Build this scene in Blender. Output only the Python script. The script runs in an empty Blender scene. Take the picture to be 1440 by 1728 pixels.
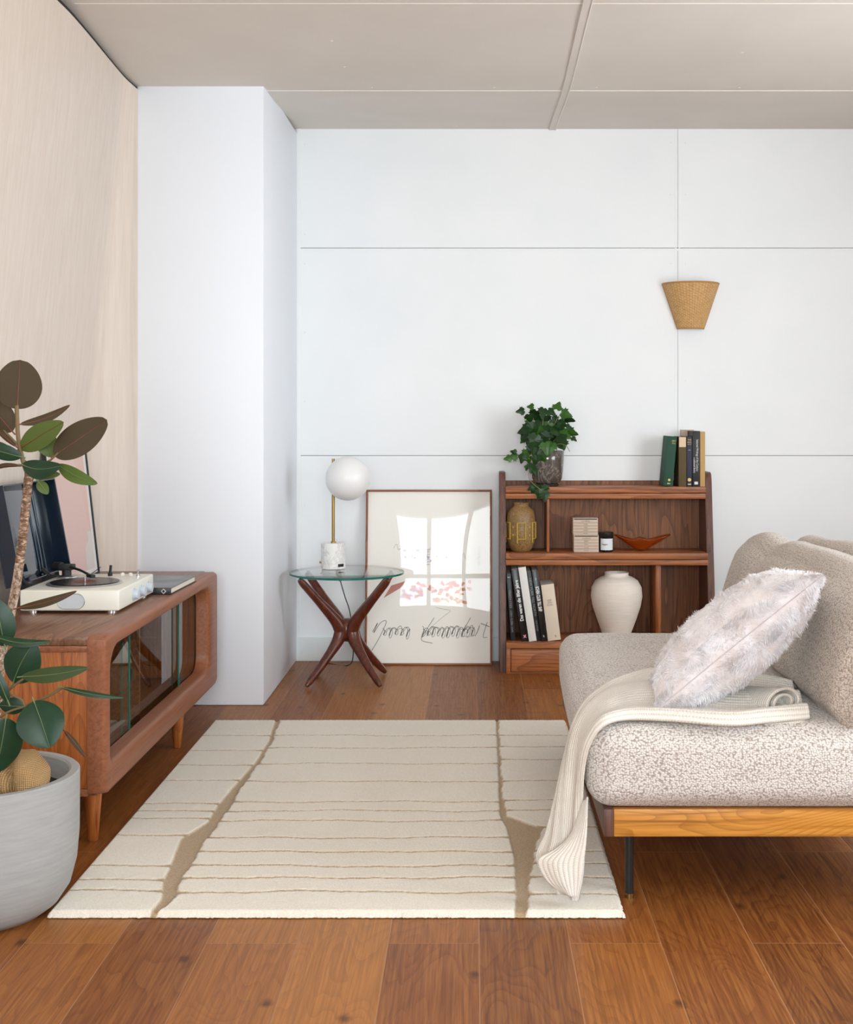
import bpy, bmesh, math, random
import numpy as np
from mathutils import Vector, Matrix, noise
random.seed(7); np.random.seed(7)
R = math.radians; PI = math.pi
SC = bpy.context.scene; COL = SC.collection

# ------------------------------------------------------------ camera, world, light, exposure
F, HX, HY, EYE = 2150.0, 800.0, 710.0, 1.39       # focal length in px, vanishing point, eye height
cam = bpy.data.cameras.new('camera'); camo = bpy.data.objects.new('camera', cam); COL.objects.link(camo)
cam.sensor_fit = 'VERTICAL'; cam.sensor_height = 36; cam.sensor_width = 30
cam.lens = F / 1728 * 36
cam.shift_x = -(HX - 720) / 1728; cam.shift_y = -(864 - HY) / 1728
cam.clip_start = 0.05
camo.location = (0, 0, EYE); camo.rotation_euler = (PI/2, 0, 0)
SC.camera = camo
SC.view_settings.view_transform = 'Standard'; SC.view_settings.look = 'None'
SC.view_settings.gamma = 1; SC.view_settings.use_curve_mapping = False
SC.view_settings.exposure = 0.06
w = bpy.data.worlds.new('sky'); SC.world = w; w.use_nodes = True
w.node_tree.nodes['Background'].inputs[0].default_value = (0.86, 0.93, 1.0, 1)
w.node_tree.nodes['Background'].inputs[1].default_value = 4.0
def area(name, loc, rot, sx, sy, e, col):
    l = bpy.data.lights.new(name, 'AREA'); l.shape = 'RECTANGLE'; l.size = sx; l.size_y = sy; l.energy = e; l.color = col
    o = bpy.data.objects.new(name, l); o.location = loc; o.rotation_euler = rot; COL.objects.link(o); return o
area('window_daylight', (0.10, -1.98, 1.72), (R(102), 0, 0), 2.6, 1.62, 228, (0.88, 0.965, 1.0))
area('side_window_daylight', (3.42, 3.4, 1.6), (R(100), 0, R(90)), 3.2, 1.7, 122, (0.90, 0.97, 1.0))

# ------------------------------------------------------------ helpers
def at(px, py, D): return Vector(((px - HX) / F * D, D, EYE - (py - HY) / F * D))
def lin(h):
    h = h.lstrip('#'); r = [int(h[i:i+2], 16) / 255 for i in (0, 2, 4)]
    return tuple((c/12.92 if c <= .04045 else ((c+.055)/1.055)**2.4) for c in r) + (1,)
class Mt:
    """tiny node builder"""
    def __init__(s, name, rough=.5, **kw):
        s.m = bpy.data.materials.new(name); s.m.use_nodes = True; s.t = s.m.node_tree
        s.b = s.t.nodes['Principled BSDF']; s.b.inputs['Roughness'].default_value = rough
        for k, v in kw.items(): s.b.inputs[k.replace('_', ' ')].default_value = v
    def n(s, typ, ins=None, **props):
        n = s.t.nodes.new(typ)
        for k, v in props.items(): setattr(n, k, v)
        for k, v in (ins or {}).items(): s.put(n.inputs[k], v)
        return n
    def put(s, inp, v):
        if isinstance(v, bpy.types.NodeSocket): s.t.links.new(v, inp)
        elif isinstance(v, bpy.types.Node): s.t.links.new(v.outputs[0], inp)
        else: inp.default_value = v
    def math(s, op, a, b=0.0, c=0.0): return s.n('ShaderNodeMath', {0: a, 1: b, 2: c}, operation=op).outputs[0]
    def co(s, kind='Object', scale=(1,1,1), loc=(0,0,0), rot=(0,0,0)):
        t = s.n('ShaderNodeTexCoord'); m = s.n('ShaderNodeMapping', {'Vector': t.outputs[kind], 'Scale': scale, 'Location': loc, 'Rotation': rot}); return m.outputs[0]
    def noise(s, v, scale, detail=3, rough=.5, dist=0, w=None):
        return s.n('ShaderNodeTexNoise', {'Vector': v, 'Scale': scale, 'Detail': detail, 'Roughness': rough, 'Distortion': dist}).outputs[0]
    def ramp(s, f, stops):
        r = s.n('ShaderNodeValToRGB', {0: f}); e = r.color_ramp.elements
        while len(e) < len(stops): e.new(.5)
        for i, (p, c) in enumerate(stops):
            e[i].position = p; e[i].color = lin(c) if isinstance(c, str) else (c, c, c, 1)
        return r.outputs[0]
    def mix(s, f, a, b, mode='MIX'):
        n = s.t.nodes.new('ShaderNodeMix'); n.data_type = 'RGBA'; n.blend_type = mode
        s.put(n.inputs[0], f); s.put(n.inputs[6], lin(a) if isinstance(a, str) else a); s.put(n.inputs[7], lin(b) if isinstance(b, str) else b)
        return n.outputs[2]
    def color(s, c): s.put(s.b.inputs['Base Color'], lin(c) if isinstance(c, str) else c); return s
    def bump(s, h, strength=.3, dist=.002):
        b = s.n('ShaderNodeBump', {'Height': h, 'Strength': strength, 'Distance': dist}); s.t.links.new(b.outputs[0], s.b.inputs['Normal']); return s
def plain(name, c, rough=.5, **kw): return Mt(name, rough, **kw).color(c).m
def wood(name, dark, mid, light, axis='X', rough=.42, scale=1.0, coat=.04, rings=12, lines=.7):
    """grain runs along the given axis of the object"""
    m = Mt(name, rough, Coat_Weight=coat, Coat_Roughness=.3); m.b.inputs['Specular IOR Level'].default_value = .35
    k = 70*scale; sc = {'X': (2.2, k, k), 'Y': (k, 2.2, k), 'Z': (k, k, 2.2)}[axis]
    v = m.co(scale=sc)
    n1 = m.noise(v, 1.2, 4, .6, .5)
    sc2 = {'X': (1.0, 6, 6), 'Y': (6, 1.0, 6), 'Z': (6, 6, 1.0)}[axis]
    v2 = m.co(scale=sc2)
    cath = m.noise(v2, 1.0*scale, 1, .4, .3)
    ring = m.math('FRACT', m.math('MULTIPLY', cath, rings))
    line = m.math('MULTIPLY', m.math('POWER', ring, 3.0), lines)
    c = m.mix(line, m.ramp(n1, [(.30, dark), (.46, mid), (.70, light)]), dark); f = n1
    m.color(c); m.bump(f, .12, .001); return m.m
def sheet_glass(name, tint=(1,1,1,1), ior=1.5, rough=.0):
    m = bpy.data.materials.new(name); m.use_nodes = True; t = m.node_tree; t.nodes.clear()
    out = t.nodes.new('ShaderNodeOutputMaterial'); mix = t.nodes.new('ShaderNodeMixShader')
    tr = t.nodes.new('ShaderNodeBsdfTransparent'); gl = t.nodes.new('ShaderNodeBsdfGlossy'); fr = t.nodes.new('ShaderNodeFresnel')
    gm = t.nodes.new('ShaderNodeNewGeometry'); mr = t.nodes.new('ShaderNodeMapRange'); mr.inputs[3].default_value = ior; mr.inputs[4].default_value = 1/ior
    t.links.new(gm.outputs['Backfacing'], mr.inputs[0]); t.links.new(mr.outputs[0], fr.inputs[0])
    tr.inputs[0].default_value = tint; gl.inputs['Roughness'].default_value = rough
    L = t.links; L.new(fr.outputs[0], mix.inputs[0]); L.new(tr.outputs[0], mix.inputs[1]); L.new(gl.outputs[0], mix.inputs[2]); L.new(mix.outputs[0], out.inputs[0])
    return m
def wloc(o):
    v = Vector((0, 0, 0))
    while o: v += o.location; o = o.parent
    return v
def obj(name, bm, mat, parent=None, smooth=35, label=None):
    me = bpy.data.meshes.new(name)
    if isinstance(bm, bmesh.types.BMesh):
        bmesh.ops.recalc_face_normals(bm, faces=bm.faces[:]) if not getattr(bm, 'keep', False) and not name.endswith('leaf') else None
        bm.to_mesh(me); bm.free()
    else: me = bm
    o = bpy.data.objects.new(name, me); COL.objects.link(o)
    if parent:
        me.transform(Matrix.Translation(-wloc(parent))); o.parent = parent
    for m in (mat if isinstance(mat, (list, tuple)) else [mat]): me.materials.append(m)
    if smooth:
        me.shade_smooth(); me.set_sharp_from_angle(angle=R(smooth))
    if label: o['label'] = label
    return o
def thing(name, label, cat, loc, group=None):
    o = bpy.data.objects.new(name, None); COL.objects.link(o); o.location = loc; o.empty_display_size = .05
    o['label'] = label; o['category'] = cat
    if group: o['group'] = group
    return o
def tag(o, label, cat, group=None, kind=None):
    o['label'] = label; o['category'] = cat
    if group: o['group'] = group
    if kind: o['kind'] = kind
    return o
def struct(name, bm, mat, smooth=35):
    o = obj(name, bm, mat, smooth=smooth); o['kind'] = 'structure'; return o
def BM(): return bmesh.new()
def box(bm, x0, x1, y0, y1, z0, z1, bev=0, M=None, seg=2):
    r = bmesh.ops.create_cube(bm, size=1)['verts']
    bmesh.ops.scale(bm, vec=(x1-x0, y1-y0, z1-z0), verts=r); bmesh.ops.translate(bm, vec=((x0+x1)/2, (y0+y1)/2, (z0+z1)/2), verts=r)
    es = list({e for v in r for e in v.link_edges})
    vs = r
    if bev:
        q = bmesh.ops.bevel(bm, geom=es, offset=bev, segments=seg, affect='EDGES', profile=.5); 
        s = set()
        fr = [q['faces'][0]]; seen = set(fr)
        while fr:
            f = fr.pop()
            for v in f.verts:
                s.add(v)
                for g in v.link_faces:
                    if g not in seen: seen.add(g); fr.append(g)
        vs = list(s)
    if M is not None: bmesh.ops.transform(bm, matrix=M, verts=vs)
    return vs
def bx(*a, **k): bm = BM(); box(bm, *a, **k); return bm
def frame_of(d):
    d = d.normalized(); u = d.cross(Vector((0, 0, 1)))
    if u.length < 1e-3: u = d.cross(Vector((0, 1, 0)))
    u.normalize(); return u, d.cross(u).normalized()
def tube(bm, pts, rad, seg=10, caps=True, flat=1.0):
    pts = [Vector(p) for p in pts]; n = len(pts)
    if not isinstance(rad, (list, tuple)): rad = [rad]*n
    rings = []; u0 = None
    for i, p in enumerate(pts):
        d = (pts[min(i+1, n-1)] - pts[max(i-1, 0)]).normalized()
        if u0 is None: u, v = frame_of(d)
        else:
            u = (u0 - d*u0.dot(d)).normalized(); v = d.cross(u).normalized()
        u0 = u
        rings.append([bm.verts.new(p + (u*math.cos(a)*flat + v*math.sin(a))*rad[i]) for a in [2*PI*k/seg for k in range(seg)]])
    for i in range(n-1):
        for k in range(seg):
            bm.faces.new((rings[i][k], rings[i][(k+1) % seg], rings[i+1][(k+1) % seg], rings[i+1][k]))
    if caps:
        bm.faces.new(rings[0][::-1]); bm.faces.new(rings[-1])
def smooth_path(P, n=8):
    P = [Vector(p) for p in P]; out = []
    Q = [P[0]*2-P[1]] + P + [P[-1]*2-P[-2]]
    for i in range(1, len(Q)-2):
        for k in range(n):
            t = k/n; a, b, c, d = Q[i-1], Q[i], Q[i+1], Q[i+2]
            out.append(.5*((2*b)+(c-a)*t+(2*a-5*b+4*c-d)*t*t+(3*b-a-3*c+d)*t*t*t))
    out.append(P[-1]); return out
def lathe(bm, prof, c, seg=48, th0=0, th1=2*PI, fn=None):
    full = abs(th1-th0-2*PI) < 1e-6; m = seg if full else seg+1; rings = []
    for (r, z) in prof:
        ring = []
        for k in range(m):
            a = th0+(th1-th0)*k/seg; rr = r if fn is None else fn(r, z, a)
            ring.append(bm.verts.new((c[0]+rr*math.cos(a), c[1]+rr*math.sin(a), c[2]+z)))
        rings.append(ring)
    for i in range(len(rings)-1):
        for k in range(seg):
            k2 = (k+1) % m
            bm.faces.new((rings[i][k], rings[i][k2], rings[i+1][k2], rings[i+1][k]))
    if full:
        if prof[0][0] > 1e-6: bm.faces.new(rings[0][::-1])
        if prof[-1][0] > 1e-6: bm.faces.new(rings[-1])
    return bm
def cyl(bm, a, b, r, seg=24, r2=None): tube(bm, [a, b], [r, r if r2 is None else r2], seg)
def prism(bm, poly, axis, a, b):
    """poly of 2D points; axis 'X' -> poly is (y,z), 'Y' -> (x,z), 'Z' -> (x,y)"""
    def P(p, t): return {'X': (t, p[0], p[1]), 'Y': (p[0], t, p[1]), 'Z': (p[0], p[1], t)}[axis]
    A = [bm.verts.new(P(p, a)) for p in poly]; B = [bm.verts.new(P(p, b)) for p in poly]; n = len(poly)
    bm.faces.new(A[::-1]); bm.faces.new(B)
    for i in range(n): bm.faces.new((A[i], A[(i+1) % n], B[(i+1) % n], B[i]))
def gridmesh(name, nu, nv, fn, uv=None):
    """fn(u,v)->xyz, u,v in 0..1"""
    V = [fn(i/nu, j/nv) for j in range(nv+1) for i in range(nu+1)]
    Fc = [(j*(nu+1)+i, j*(nu+1)+i+1, (j+1)*(nu+1)+i+1, (j+1)*(nu+1)+i) for j in range(nv) for i in range(nu)]
    me = bpy.data.meshes.new(name); me.from_pydata(V, [], Fc)
    if uv:
        L = me.uv_layers.new(name='UVMap'); UV = [uv(i/nu, j/nv) for j in range(nv+1) for i in range(nu+1)]
        for l in me.loops: L.data[l.index].uv = UV[l.vertex_index]
    me.update(); return me
def text_bm(body, size, M, mat, parent, name='lettering', ext=.0004, sx=1.0, align='CENTER', bold=0.0):
    cu = bpy.data.curves.new('t', 'FONT'); cu.body = body; cu.size = size; cu.extrude = ext; cu.align_x = align; cu.align_y = 'CENTER'; cu.offset = bold
    to = bpy.data.objects.new('t', cu); COL.objects.link(to)
    dg = bpy.context.evaluated_depsgraph_get(); me = bpy.data.meshes.new_from_object(to.evaluated_get(dg))
    bpy.data.objects.remove(to); bpy.data.curves.remove(cu)
    me.name = name; me.transform(M @ Matrix.Diagonal((sx, 1, 1, 1)))
    o = bpy.data.objects.new(name, me); COL.objects.link(o); me.materials.clear(); me.materials.append(mat)
    if parent: me.transform(Matrix.Translation(-wloc(parent))); o.parent = parent
    return o
FACE_CAM = Matrix(((1,0,0,0),(0,0,-1,0),(0,1,0,0),(0,0,0,1)))      # text plane -> XZ plane facing -Y

# ------------------------------------------------------------ materials
m_white = Mt('white_paint', .55)
v = m_white.co(); n = m_white.noise(v, 2.2, 4); m_white.color(m_white.ramp(n, [(.3, '#edf0f2'), (.7, '#f2f4f5')])); m_white.bump(m_white.noise(v, 90, 3), .08, .001); m_white = m_white.m
m_col = Mt('column_paint', .5); v = m_col.co(); m_col.color('#edf1f8'); m_col.bump(m_col.noise(v, 60, 3), .06, .001); m_col = m_col.m
m_trim = plain('trim_paint', '#f0f2f2', .5)
m_base = plain('baseboard_paint', '#e4e8e8', .5)
m_gap = plain('gap_shade', '#2a211c', .9)
m_joint = plain('panel_gap', '#4d4a47', .8)
m_ceil = Mt('ceiling_board', .6); v = m_ceil.co(); n = m_ceil.noise(v, 1.6, 4, .6); m_ceil.color(m_ceil.ramp(n, [(.3, '#d8cfc4'), (.7, '#dfd7cd')])); m_ceil.bump(m_ceil.noise(m_ceil.co(scale=(1, 6, 1)), 30, 3), .08, .001); m_ceil = m_ceil.m
m_ceilj = plain('ceiling_joint', '#efe8df', .6)
m_ply = Mt('pale_plywood', .5, Coat_Weight=.1)
v = m_ply.co(scale=(14, 14, .7)); a = m_ply.noise(v, 3, 5, .65, .4); b = m_ply.noise(m_ply.co(scale=(2, 2, .25)), 2, 2)
m_ply.color(m_ply.mix(m_ply.math('MULTIPLY', b, .5), m_ply.ramp(a, [(.34, '#d3c4b6'), (.5, '#d9cbbe'), (.68, '#dfd2c6')]), '#d9c7bb')); m_ply.bump(a, .05, .001); m_ply = m_ply.m

def floor_material():
    m = Mt('oak_planks', .42); m.b.inputs['Specular IOR Level'].default_value = .32
    s = m.n('ShaderNodeSeparateXYZ', {0: m.co()}); X, Y = s.outputs[0], s.outputs[1]
    W, L = .242, 1.6
    rx = m.math('DIVIDE', m.math('ADD', X, .954+W*20), W); row = m.math('FLOOR', rx); fx = m.math('SUBTRACT', rx, row)
    odd = m.math('MODULO', row, 2)
    ry = m.math('DIVIDE', m.math('ADD', m.math('SUBTRACT', Y, 3.39-L*10), m.math('MULTIPLY', m.math('SUBTRACT', 1, odd), .55*L)), L)
    cel = m.math('FLOOR', ry); fy = m.math('SUBTRACT', ry, cel)
    rnd = m.n('ShaderNodeTexWhiteNoise', {'Vector': m.n('ShaderNodeCombineXYZ', {0: row, 1: cel})}, noise_dimensions='3D')
    off = m.math('MULTIPLY', rnd.outputs[0], 37)
    vv = m.n('ShaderNodeCombineXYZ', {0: m.math('MULTIPLY', X, 95), 1: m.math('ADD', m.math('MULTIPLY', Y, 2.4), off), 2: off})
    g = m.noise(vv, 1.5, 5, .62, .35)
    v2 = m.n('ShaderNodeCombineXYZ', {0: m.math('MULTIPLY', X, 7), 1: m.math('ADD', m.math('MULTIPLY', Y, 1.4), off), 2: off})
    c = m.noise(v2, 1.2, 1.5, .4, .3); rg = m.math('POWER', m.math('FRACT', m.math('MULTIPLY', c, 16)), 3.0)
    f = m.math('SUBTRACT', m.math('ADD', m.math('MULTIPLY', g, 1.0), .04), m.math('MULTIPLY', rg, .13))
    col = m.ramp(f, [(.34, '#47240e'), (.5, '#885025'), (.68, '#b57a3e')])
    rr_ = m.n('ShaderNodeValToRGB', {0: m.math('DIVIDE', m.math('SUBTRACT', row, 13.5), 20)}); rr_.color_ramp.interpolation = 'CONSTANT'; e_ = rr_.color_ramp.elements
    shades = [.5, .2, .6, .35, .5, .65, .28, .6, .85, .38, .24, .48, .10, .05, .12, .2]      # tone per plank row; right-hand rows darkened to hold the shade by the sofa
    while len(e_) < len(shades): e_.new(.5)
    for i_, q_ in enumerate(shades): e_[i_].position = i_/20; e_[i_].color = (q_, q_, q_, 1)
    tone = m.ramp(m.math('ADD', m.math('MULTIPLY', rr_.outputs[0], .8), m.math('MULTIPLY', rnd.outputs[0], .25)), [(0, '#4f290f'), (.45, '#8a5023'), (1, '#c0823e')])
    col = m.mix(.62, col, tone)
    kn = m.n('ShaderNodeTexVoronoi', {'Vector': m.n('ShaderNodeCombineXYZ', {0: m.math('MULTIPLY', X, 3.2), 1: m.math('MULTIPLY', Y, 2.1), 2: 0.0}), 'Scale': 1.0}, voronoi_dimensions='2D').outputs[0]
    kn = m.math('ADD', kn, m.math('MULTIPLY', m.math('SUBTRACT', m.noise(m.co(), 38, 3), .5), .05)); kf = m.ramp(kn, [(.015, 1.0), (.065, 0.0)])
    col = m.mix(m.math('MULTIPLY', kf, .7), col, '#2e160a')
    ex = m.math('MULTIPLY', m.math('MINIMUM', fx, m.math('SUBTRACT', 1, fx)), W); ey = m.math('MULTIPLY', m.math('MINIMUM', fy, m.math('SUBTRACT', 1, fy)), L)
    e = m.math('MINIMUM', ex, ey); seam = m.ramp(m.math('MULTIPLY', e, 100), [(.08, 1.0), (.20, 0.0)])
    edge = m.math('MINIMUM', m.math('MULTIPLY', e, 250), 1.0)
    cs = m.mix(.6, '#c79a72', '#8a5a38')
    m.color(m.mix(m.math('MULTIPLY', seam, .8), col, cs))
    m.bump(m.math('ADD', m.math('MULTIPLY', f, .25), edge), .25, .0015)
    return m.m
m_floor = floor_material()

TEAK = ('#6f3f20', '#a36137', '#b57444')
m_teakX = wood('teak_lengthwise', *TEAK, axis='X'); m_teakY = wood('teak_along_depth', *TEAK, axis='Y'); m_teakZ = wood('teak_upright', *TEAK, axis='Z')
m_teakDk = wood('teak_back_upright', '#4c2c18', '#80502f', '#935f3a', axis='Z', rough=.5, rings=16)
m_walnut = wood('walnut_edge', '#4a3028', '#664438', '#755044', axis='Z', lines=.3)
m_cabX = wood('cabinet_top_grain', '#5c3c2a', '#815941', '#946a4f', axis='Y', rough=.36); m_cabZ = wood('cabinet_side_grain', '#763c1a', '#aa602c', '#bb7238', axis='Z', rings=26, lines=.5)
m_cabF = wood('cabinet_frame_grain', '#7b492f', '#8d5538', '#9b6142', axis='Y', lines=.1)
m_cabIn = wood('cabinet_inside', '#5f3a22', '#85583a', '#99694a', axis='Y')
m_mahog = wood('red_brown_table_wood', '#3a160d', '#5c2616', '#743620', axis='Z', rough=.28, coat=.5)
m_honey = wood('honey_sofa_rail', '#9a5f20', '#cb8a3a', '#dc9c4a', axis='X', scale=.9, rough=.3, rings=44, lines=.6)
m_frame = wood('red_brown_picture_frame', '#6f3d26', '#935a3c', '#a76b4a', axis='Z')
m_frameX = wood('red_brown_picture_rail', '#6f3d26', '#935a3c', '#a76b4a', axis='X')
m_black = plain('black_metal', '#141415', .4); m_blackm = plain('matt_black', '#1a1a1b', .6)
m_brass = plain('brass', '#a58850', .3, Metallic=1.0); m_chrome = plain('chrome', '#d8d8da', .15, Metallic=1.0)
m_silver = plain('brushed_silver', '#c4c5c6', .35, Metallic=1.0)
m_glassedge = plain('green_glass_edge', '#1f6f62', .12, Alpha=1.0)
m_pane = sheet_glass('clear_glass', (.96, .99, .98, 1)); m_cabglass = sheet_glass('smoked_cabinet_glass', (.84, .85, .74, 1), 1.65); m_plexi = sheet_glass('picture_plexiglass', (.99, .99, .98, 1), 1.36)
m_opal = plain('opal_glass', '#efeeed', .3, Subsurface_Weight=.1)
m_paper = plain('cream_paper', '#fcf9f3', .8); m_white_sheet = plain('white_paper', '#ecebe8', .8); m_pink = plain('pink_paper', '#e3bfb5', .8); m_pale_patch = plain('pale_patch', '#dcd2cc', .8)
m_page = plain('book_pages', '#e6dfd0', .8)
def fabric(name, cols, scale, stretch=(1, 1, 1), d=.0035, rough=.95):
    m = Mt(name, rough, Sheen_Weight=.25)
    v = m.co(scale=stretch); vo = m.n('ShaderNodeTexVoronoi', {'Vector': v, 'Scale': scale, 'Randomness': .8}); f = vo.outputs[0]
    nz = m.noise(m.co(), scale*1.8, 3, .6); big = m.noise(m.co(), 4, 2)
    k = m.math('ADD', m.math('MULTIPLY', f, .9), m.math('MULTIPLY', nz, .35))
    m.color(m.ramp(k, cols)); m.bump(m.math('MULTIPLY', k, -1), .9, d); return m.m
m_boucle = fabric('cream_taupe_weave', [(.3, '#efeae6'), (.58, '#dfd7d1'), (.86, '#a59890')], 150, (1, 1, 1.25))
m_boucle_b = fabric('taupe_weave', [(.3, '#e6dcd2'), (.58, '#cfc2b6'), (.86, '#9c8c7e')], 155, (1, 1, 1.2))
def knit():
    m = Mt('cream_knit', .95, Sheen_Weight=.3)
    t = m.n('ShaderNodeUVMap'); s = m.n('ShaderNodeSeparateXYZ', {0: t.outputs[0]}); U, V = s.outputs[0], s.outputs[1]
    rib = m.math('ABSOLUTE', m.math('SINE', m.math('MULTIPLY', U, PI/.011)))
    row = m.math('ABSOLUTE', m.math('SINE', m.math('ADD', m.math('MULTIPLY', V, PI/.006), m.math('MULTIPLY', rib, 1.2))))
    h = m.math('ADD', m.math('MULTIPLY', rib, .8), m.math('MULTIPLY', row, .35))
    m.color(m.ramp(h, [(.05, '#cfc3b2'), (.5, '#ebe3d8'), (1, '#f3ede4')])); m.bump(h, .8, .003); return m.m
m_knit = knit()
m_fur = Mt('lilac_white_fur', .95, Sheen_Weight=.4); v = m_fur.co(); a = m_fur.noise(v, 14, 3, .6); m_fur.color(m_fur.ramp(a, [(.35, '#e3dad8'), (.5, '#ebe6e8'), (.7, '#f4f3f6')])); m_fur = m_fur.m
m_furb = Mt('lilac_white_pile', .95, Sheen_Weight=.4); v = m_furb.co(); a = m_furb.noise(v, 16, 3, .6); m_furb.color(m_furb.ramp(a, [(.35, '#ddd2d0'), (.5, '#e5dedf'), (.7, '#f0edf0')])); m_furb.bump(a, .6, .01); m_furb = m_furb.m
def leafmat(name, top, top2, under, rough=.3):
    m = Mt(name, rough); m.b.inputs['Specular IOR Level'].default_value = .28
    g = m.n('ShaderNodeNewGeometry'); n = m.noise(m.co(), 30, 2)
    tp = m.mix(n, top, top2); m.color(m.mix(g.outputs['Backfacing'], tp, under)); return m.m
m_leaf = leafmat('rubber_plant_leaf', '#142b1b', '#1f4027', '#4a4424', .38); m_leafbr = leafmat('rubber_plant_bronze_leaf', '#2f3f1e', '#3b4a24', '#40321a', .6)
m_olive = leafmat('rubber_plant_olive_leaf', '#465a22', '#55692c', '#505f28', .5)
m_rib = plain('red_leaf_rib', '#7c3f2c', .5); m_ribg = plain('pale_leaf_rib', '#62754a', .5)
m_bark = Mt('mottled_bark', .8); v = m_bark.co(scale=(1, 1, .8)); a = m_bark.noise(v, 120, 4, .7); m_bark.color(m_bark.ramp(a, [(.35, '#4a3428'), (.5, '#9a806b'), (.65, '#cbbba8')])); m_bark.bump(a, .6, .003); m_bark = m_bark.m
m_barkb = Mt('ringed_brown_bark', .8); v = m_barkb.co(scale=(1, 1, 2.5)); a = m_barkb.noise(v, 70, 4, .7); m_barkb.color(m_barkb.ramp(a, [(.38, '#4a3527'), (.52, '#806049'), (.64, '#bfa58e')])); m_barkb.bump(a, .6, .003); m_barkb = m_barkb.m
m_stem = plain('brown_green_stem', '#6f5a3a', .6); m_stemg = plain('green_stem', '#6c7a3c', .6)
m_soil = plain('dark_soil', '#1d1815', .95)
m_conc = Mt('grey_concrete', .7); v = m_conc.co(scale=(1, 1, 12)); a = m_conc.noise(v, 9, 4, .6); m_conc.color(m_conc.ramp(a, [(.3, '#9b9c9b'), (.7, '#a8a8a7')])); m_conc.bump(m_conc.noise(m_conc.co(scale=(1, 1, 8)), 60, 4), .12, .0015); m_conc = m_conc.m
def burlap():
    m = Mt('tan_burlap', .95)
    s = m.n('ShaderNodeSeparateXYZ', {0: m.n('ShaderNodeUVMap').outputs[0]})
    a = m.math('ABSOLUTE', m.math('SINE', m.math('MULTIPLY', s.outputs[0], PI*96))); b = m.math('ABSOLUTE', m.math('SINE', m.math('MULTIPLY', s.outputs[1], PI*52)))
    h = m.math('MULTIPLY', a, b); m.color(m.ramp(h, [(.0, '#7d5a33'), (.4, '#c59c68'), (1, '#e0bd8c')])); m.bump(h, .8, .004); return m.m
m_burlap = burlap()

# ------------------------------------------------------------ the room
YB = 7.38; XR = 3.2; YF = -1.7
def ceil_z(y):
    P = [(-2, 3.10), (3, 3.10), (5, 3.062), (6.22, 3.022), (7.38, 3.079), (7.6, 3.085)]
    for (a, za), (b, zb) in zip(P, P[1:]):
        if y <= b:
            t = (y-a)/(b-a); t = t*t*(3-2*t) if b > 5 else t; return za+(zb-za)*t
    return P[-1][1]
def wall_x(y, z):           # the leaning plywood wall on the left
    top = -1.62-.026*max(0, min(1, (y-5.1)/1.12)); x = -1.95+(top+1.95)*z/3.05
    t = max(0, min(1, (y-5.98)/.22)); return x+(-1.641-x)*t*t*(3-2*t)
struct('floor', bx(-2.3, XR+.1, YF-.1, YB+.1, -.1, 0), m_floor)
struct('ceiling', gridmesh('ceiling', 1, 60, lambda u, v: (-2.2+(XR+2.3)*u, YF-.1+(YB+.2-YF)*v, ceil_z(YF-.1+(YB+.2-YF)*v))), m_ceil, 80)
def seam_strip(name, x0, x1, y0, y1, th, mat):
    bm = BM(); n = 24; A = []
    for i in range(n+1):
        y = y0+(y1-y0)*i/n; z = ceil_z(y)
        A.append([bm.verts.new(p) for p in ((x0, y, z+.005), (x1, y, z+.005), (x1, y, z-th), (x0, y, z-th))])
    for i in range(n):
        for k in range(4): bm.faces.new((A[i][k], A[i][(k+1) % 4], A[i+1][(k+1) % 4], A[i+1][k]))
    bm.faces.new(A[0]); bm.faces.new(A[-1][::-1]); return struct(name, bm, mat)
seam_strip('trim_1', .435, .470, YF, YB-.002, .006, m_ceil)
seam_strip('trim_2', .470, .474, YF, YB-.002, .009, m_ceilj)
k = 3
for y in (6.30, 5.10, 3.9):
    seam_strip('trim_%d' % k, -1.6, XR, y, y+.005, .002, m_ceilj); k += 1
bm = BM()                                              # plywood wall with a thickness
N = 160
for zz0, zz1 in ((0, 1),):
    cols = []
    for i in range(N+1):
        y = YF+(YB-YF)*i/N; z1 = ceil_z(y)-.014-.016*max(0, min(2, 6.3-y))
        cols.append([bm.verts.new(p) for p in ((wall_x(y, 0), y, 0), (wall_x(y, z1), y, z1), (wall_x(y, z1)-.03, y, z1), (wall_x(y, 0)-.03, y, 0))])
    for i in range(N):
        for q in range(4): bm.faces.new((cols[i][q], cols[i][(q+1) % 4], cols[i+1][(q+1) % 4], cols[i+1][q]))
struct('wall_left', bm, m_ply)
bm = BM(); cols = []                                   # dark strip, coloured as the shadow in the gap between the plywood and the ceiling
for i in range(121):
    y = YF+(6.21-YF)*i/120; z1 = ceil_z(y)-.014-.016*max(0, min(2, 6.3-y)); x = wall_x(y, z1)
    cols.append([bm.verts.new(p) for p in ((x-.001, y, z1-.004), (x-.001, y, z1+.002+.35*(ceil_z(y)-z1)), (x-.02, y, ceil_z(y)), (x-.028, y, z1-.004))])
for i in range(120):
    for q in range(4): bm.faces.new((cols[i][q], cols[i][(q+1) % 4], cols[i+1][(q+1) % 4], cols[i+1][q]))
struct('trim_40', bm, m_gap)
bm = BM(); box(bm, -1.80, -1.70, YF, YB, 2.6, 3.3); struct('trim_%d' % k, bm, m_gap); k += 1  # dark block behind the wall top, coloured like the gap's shadow
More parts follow.
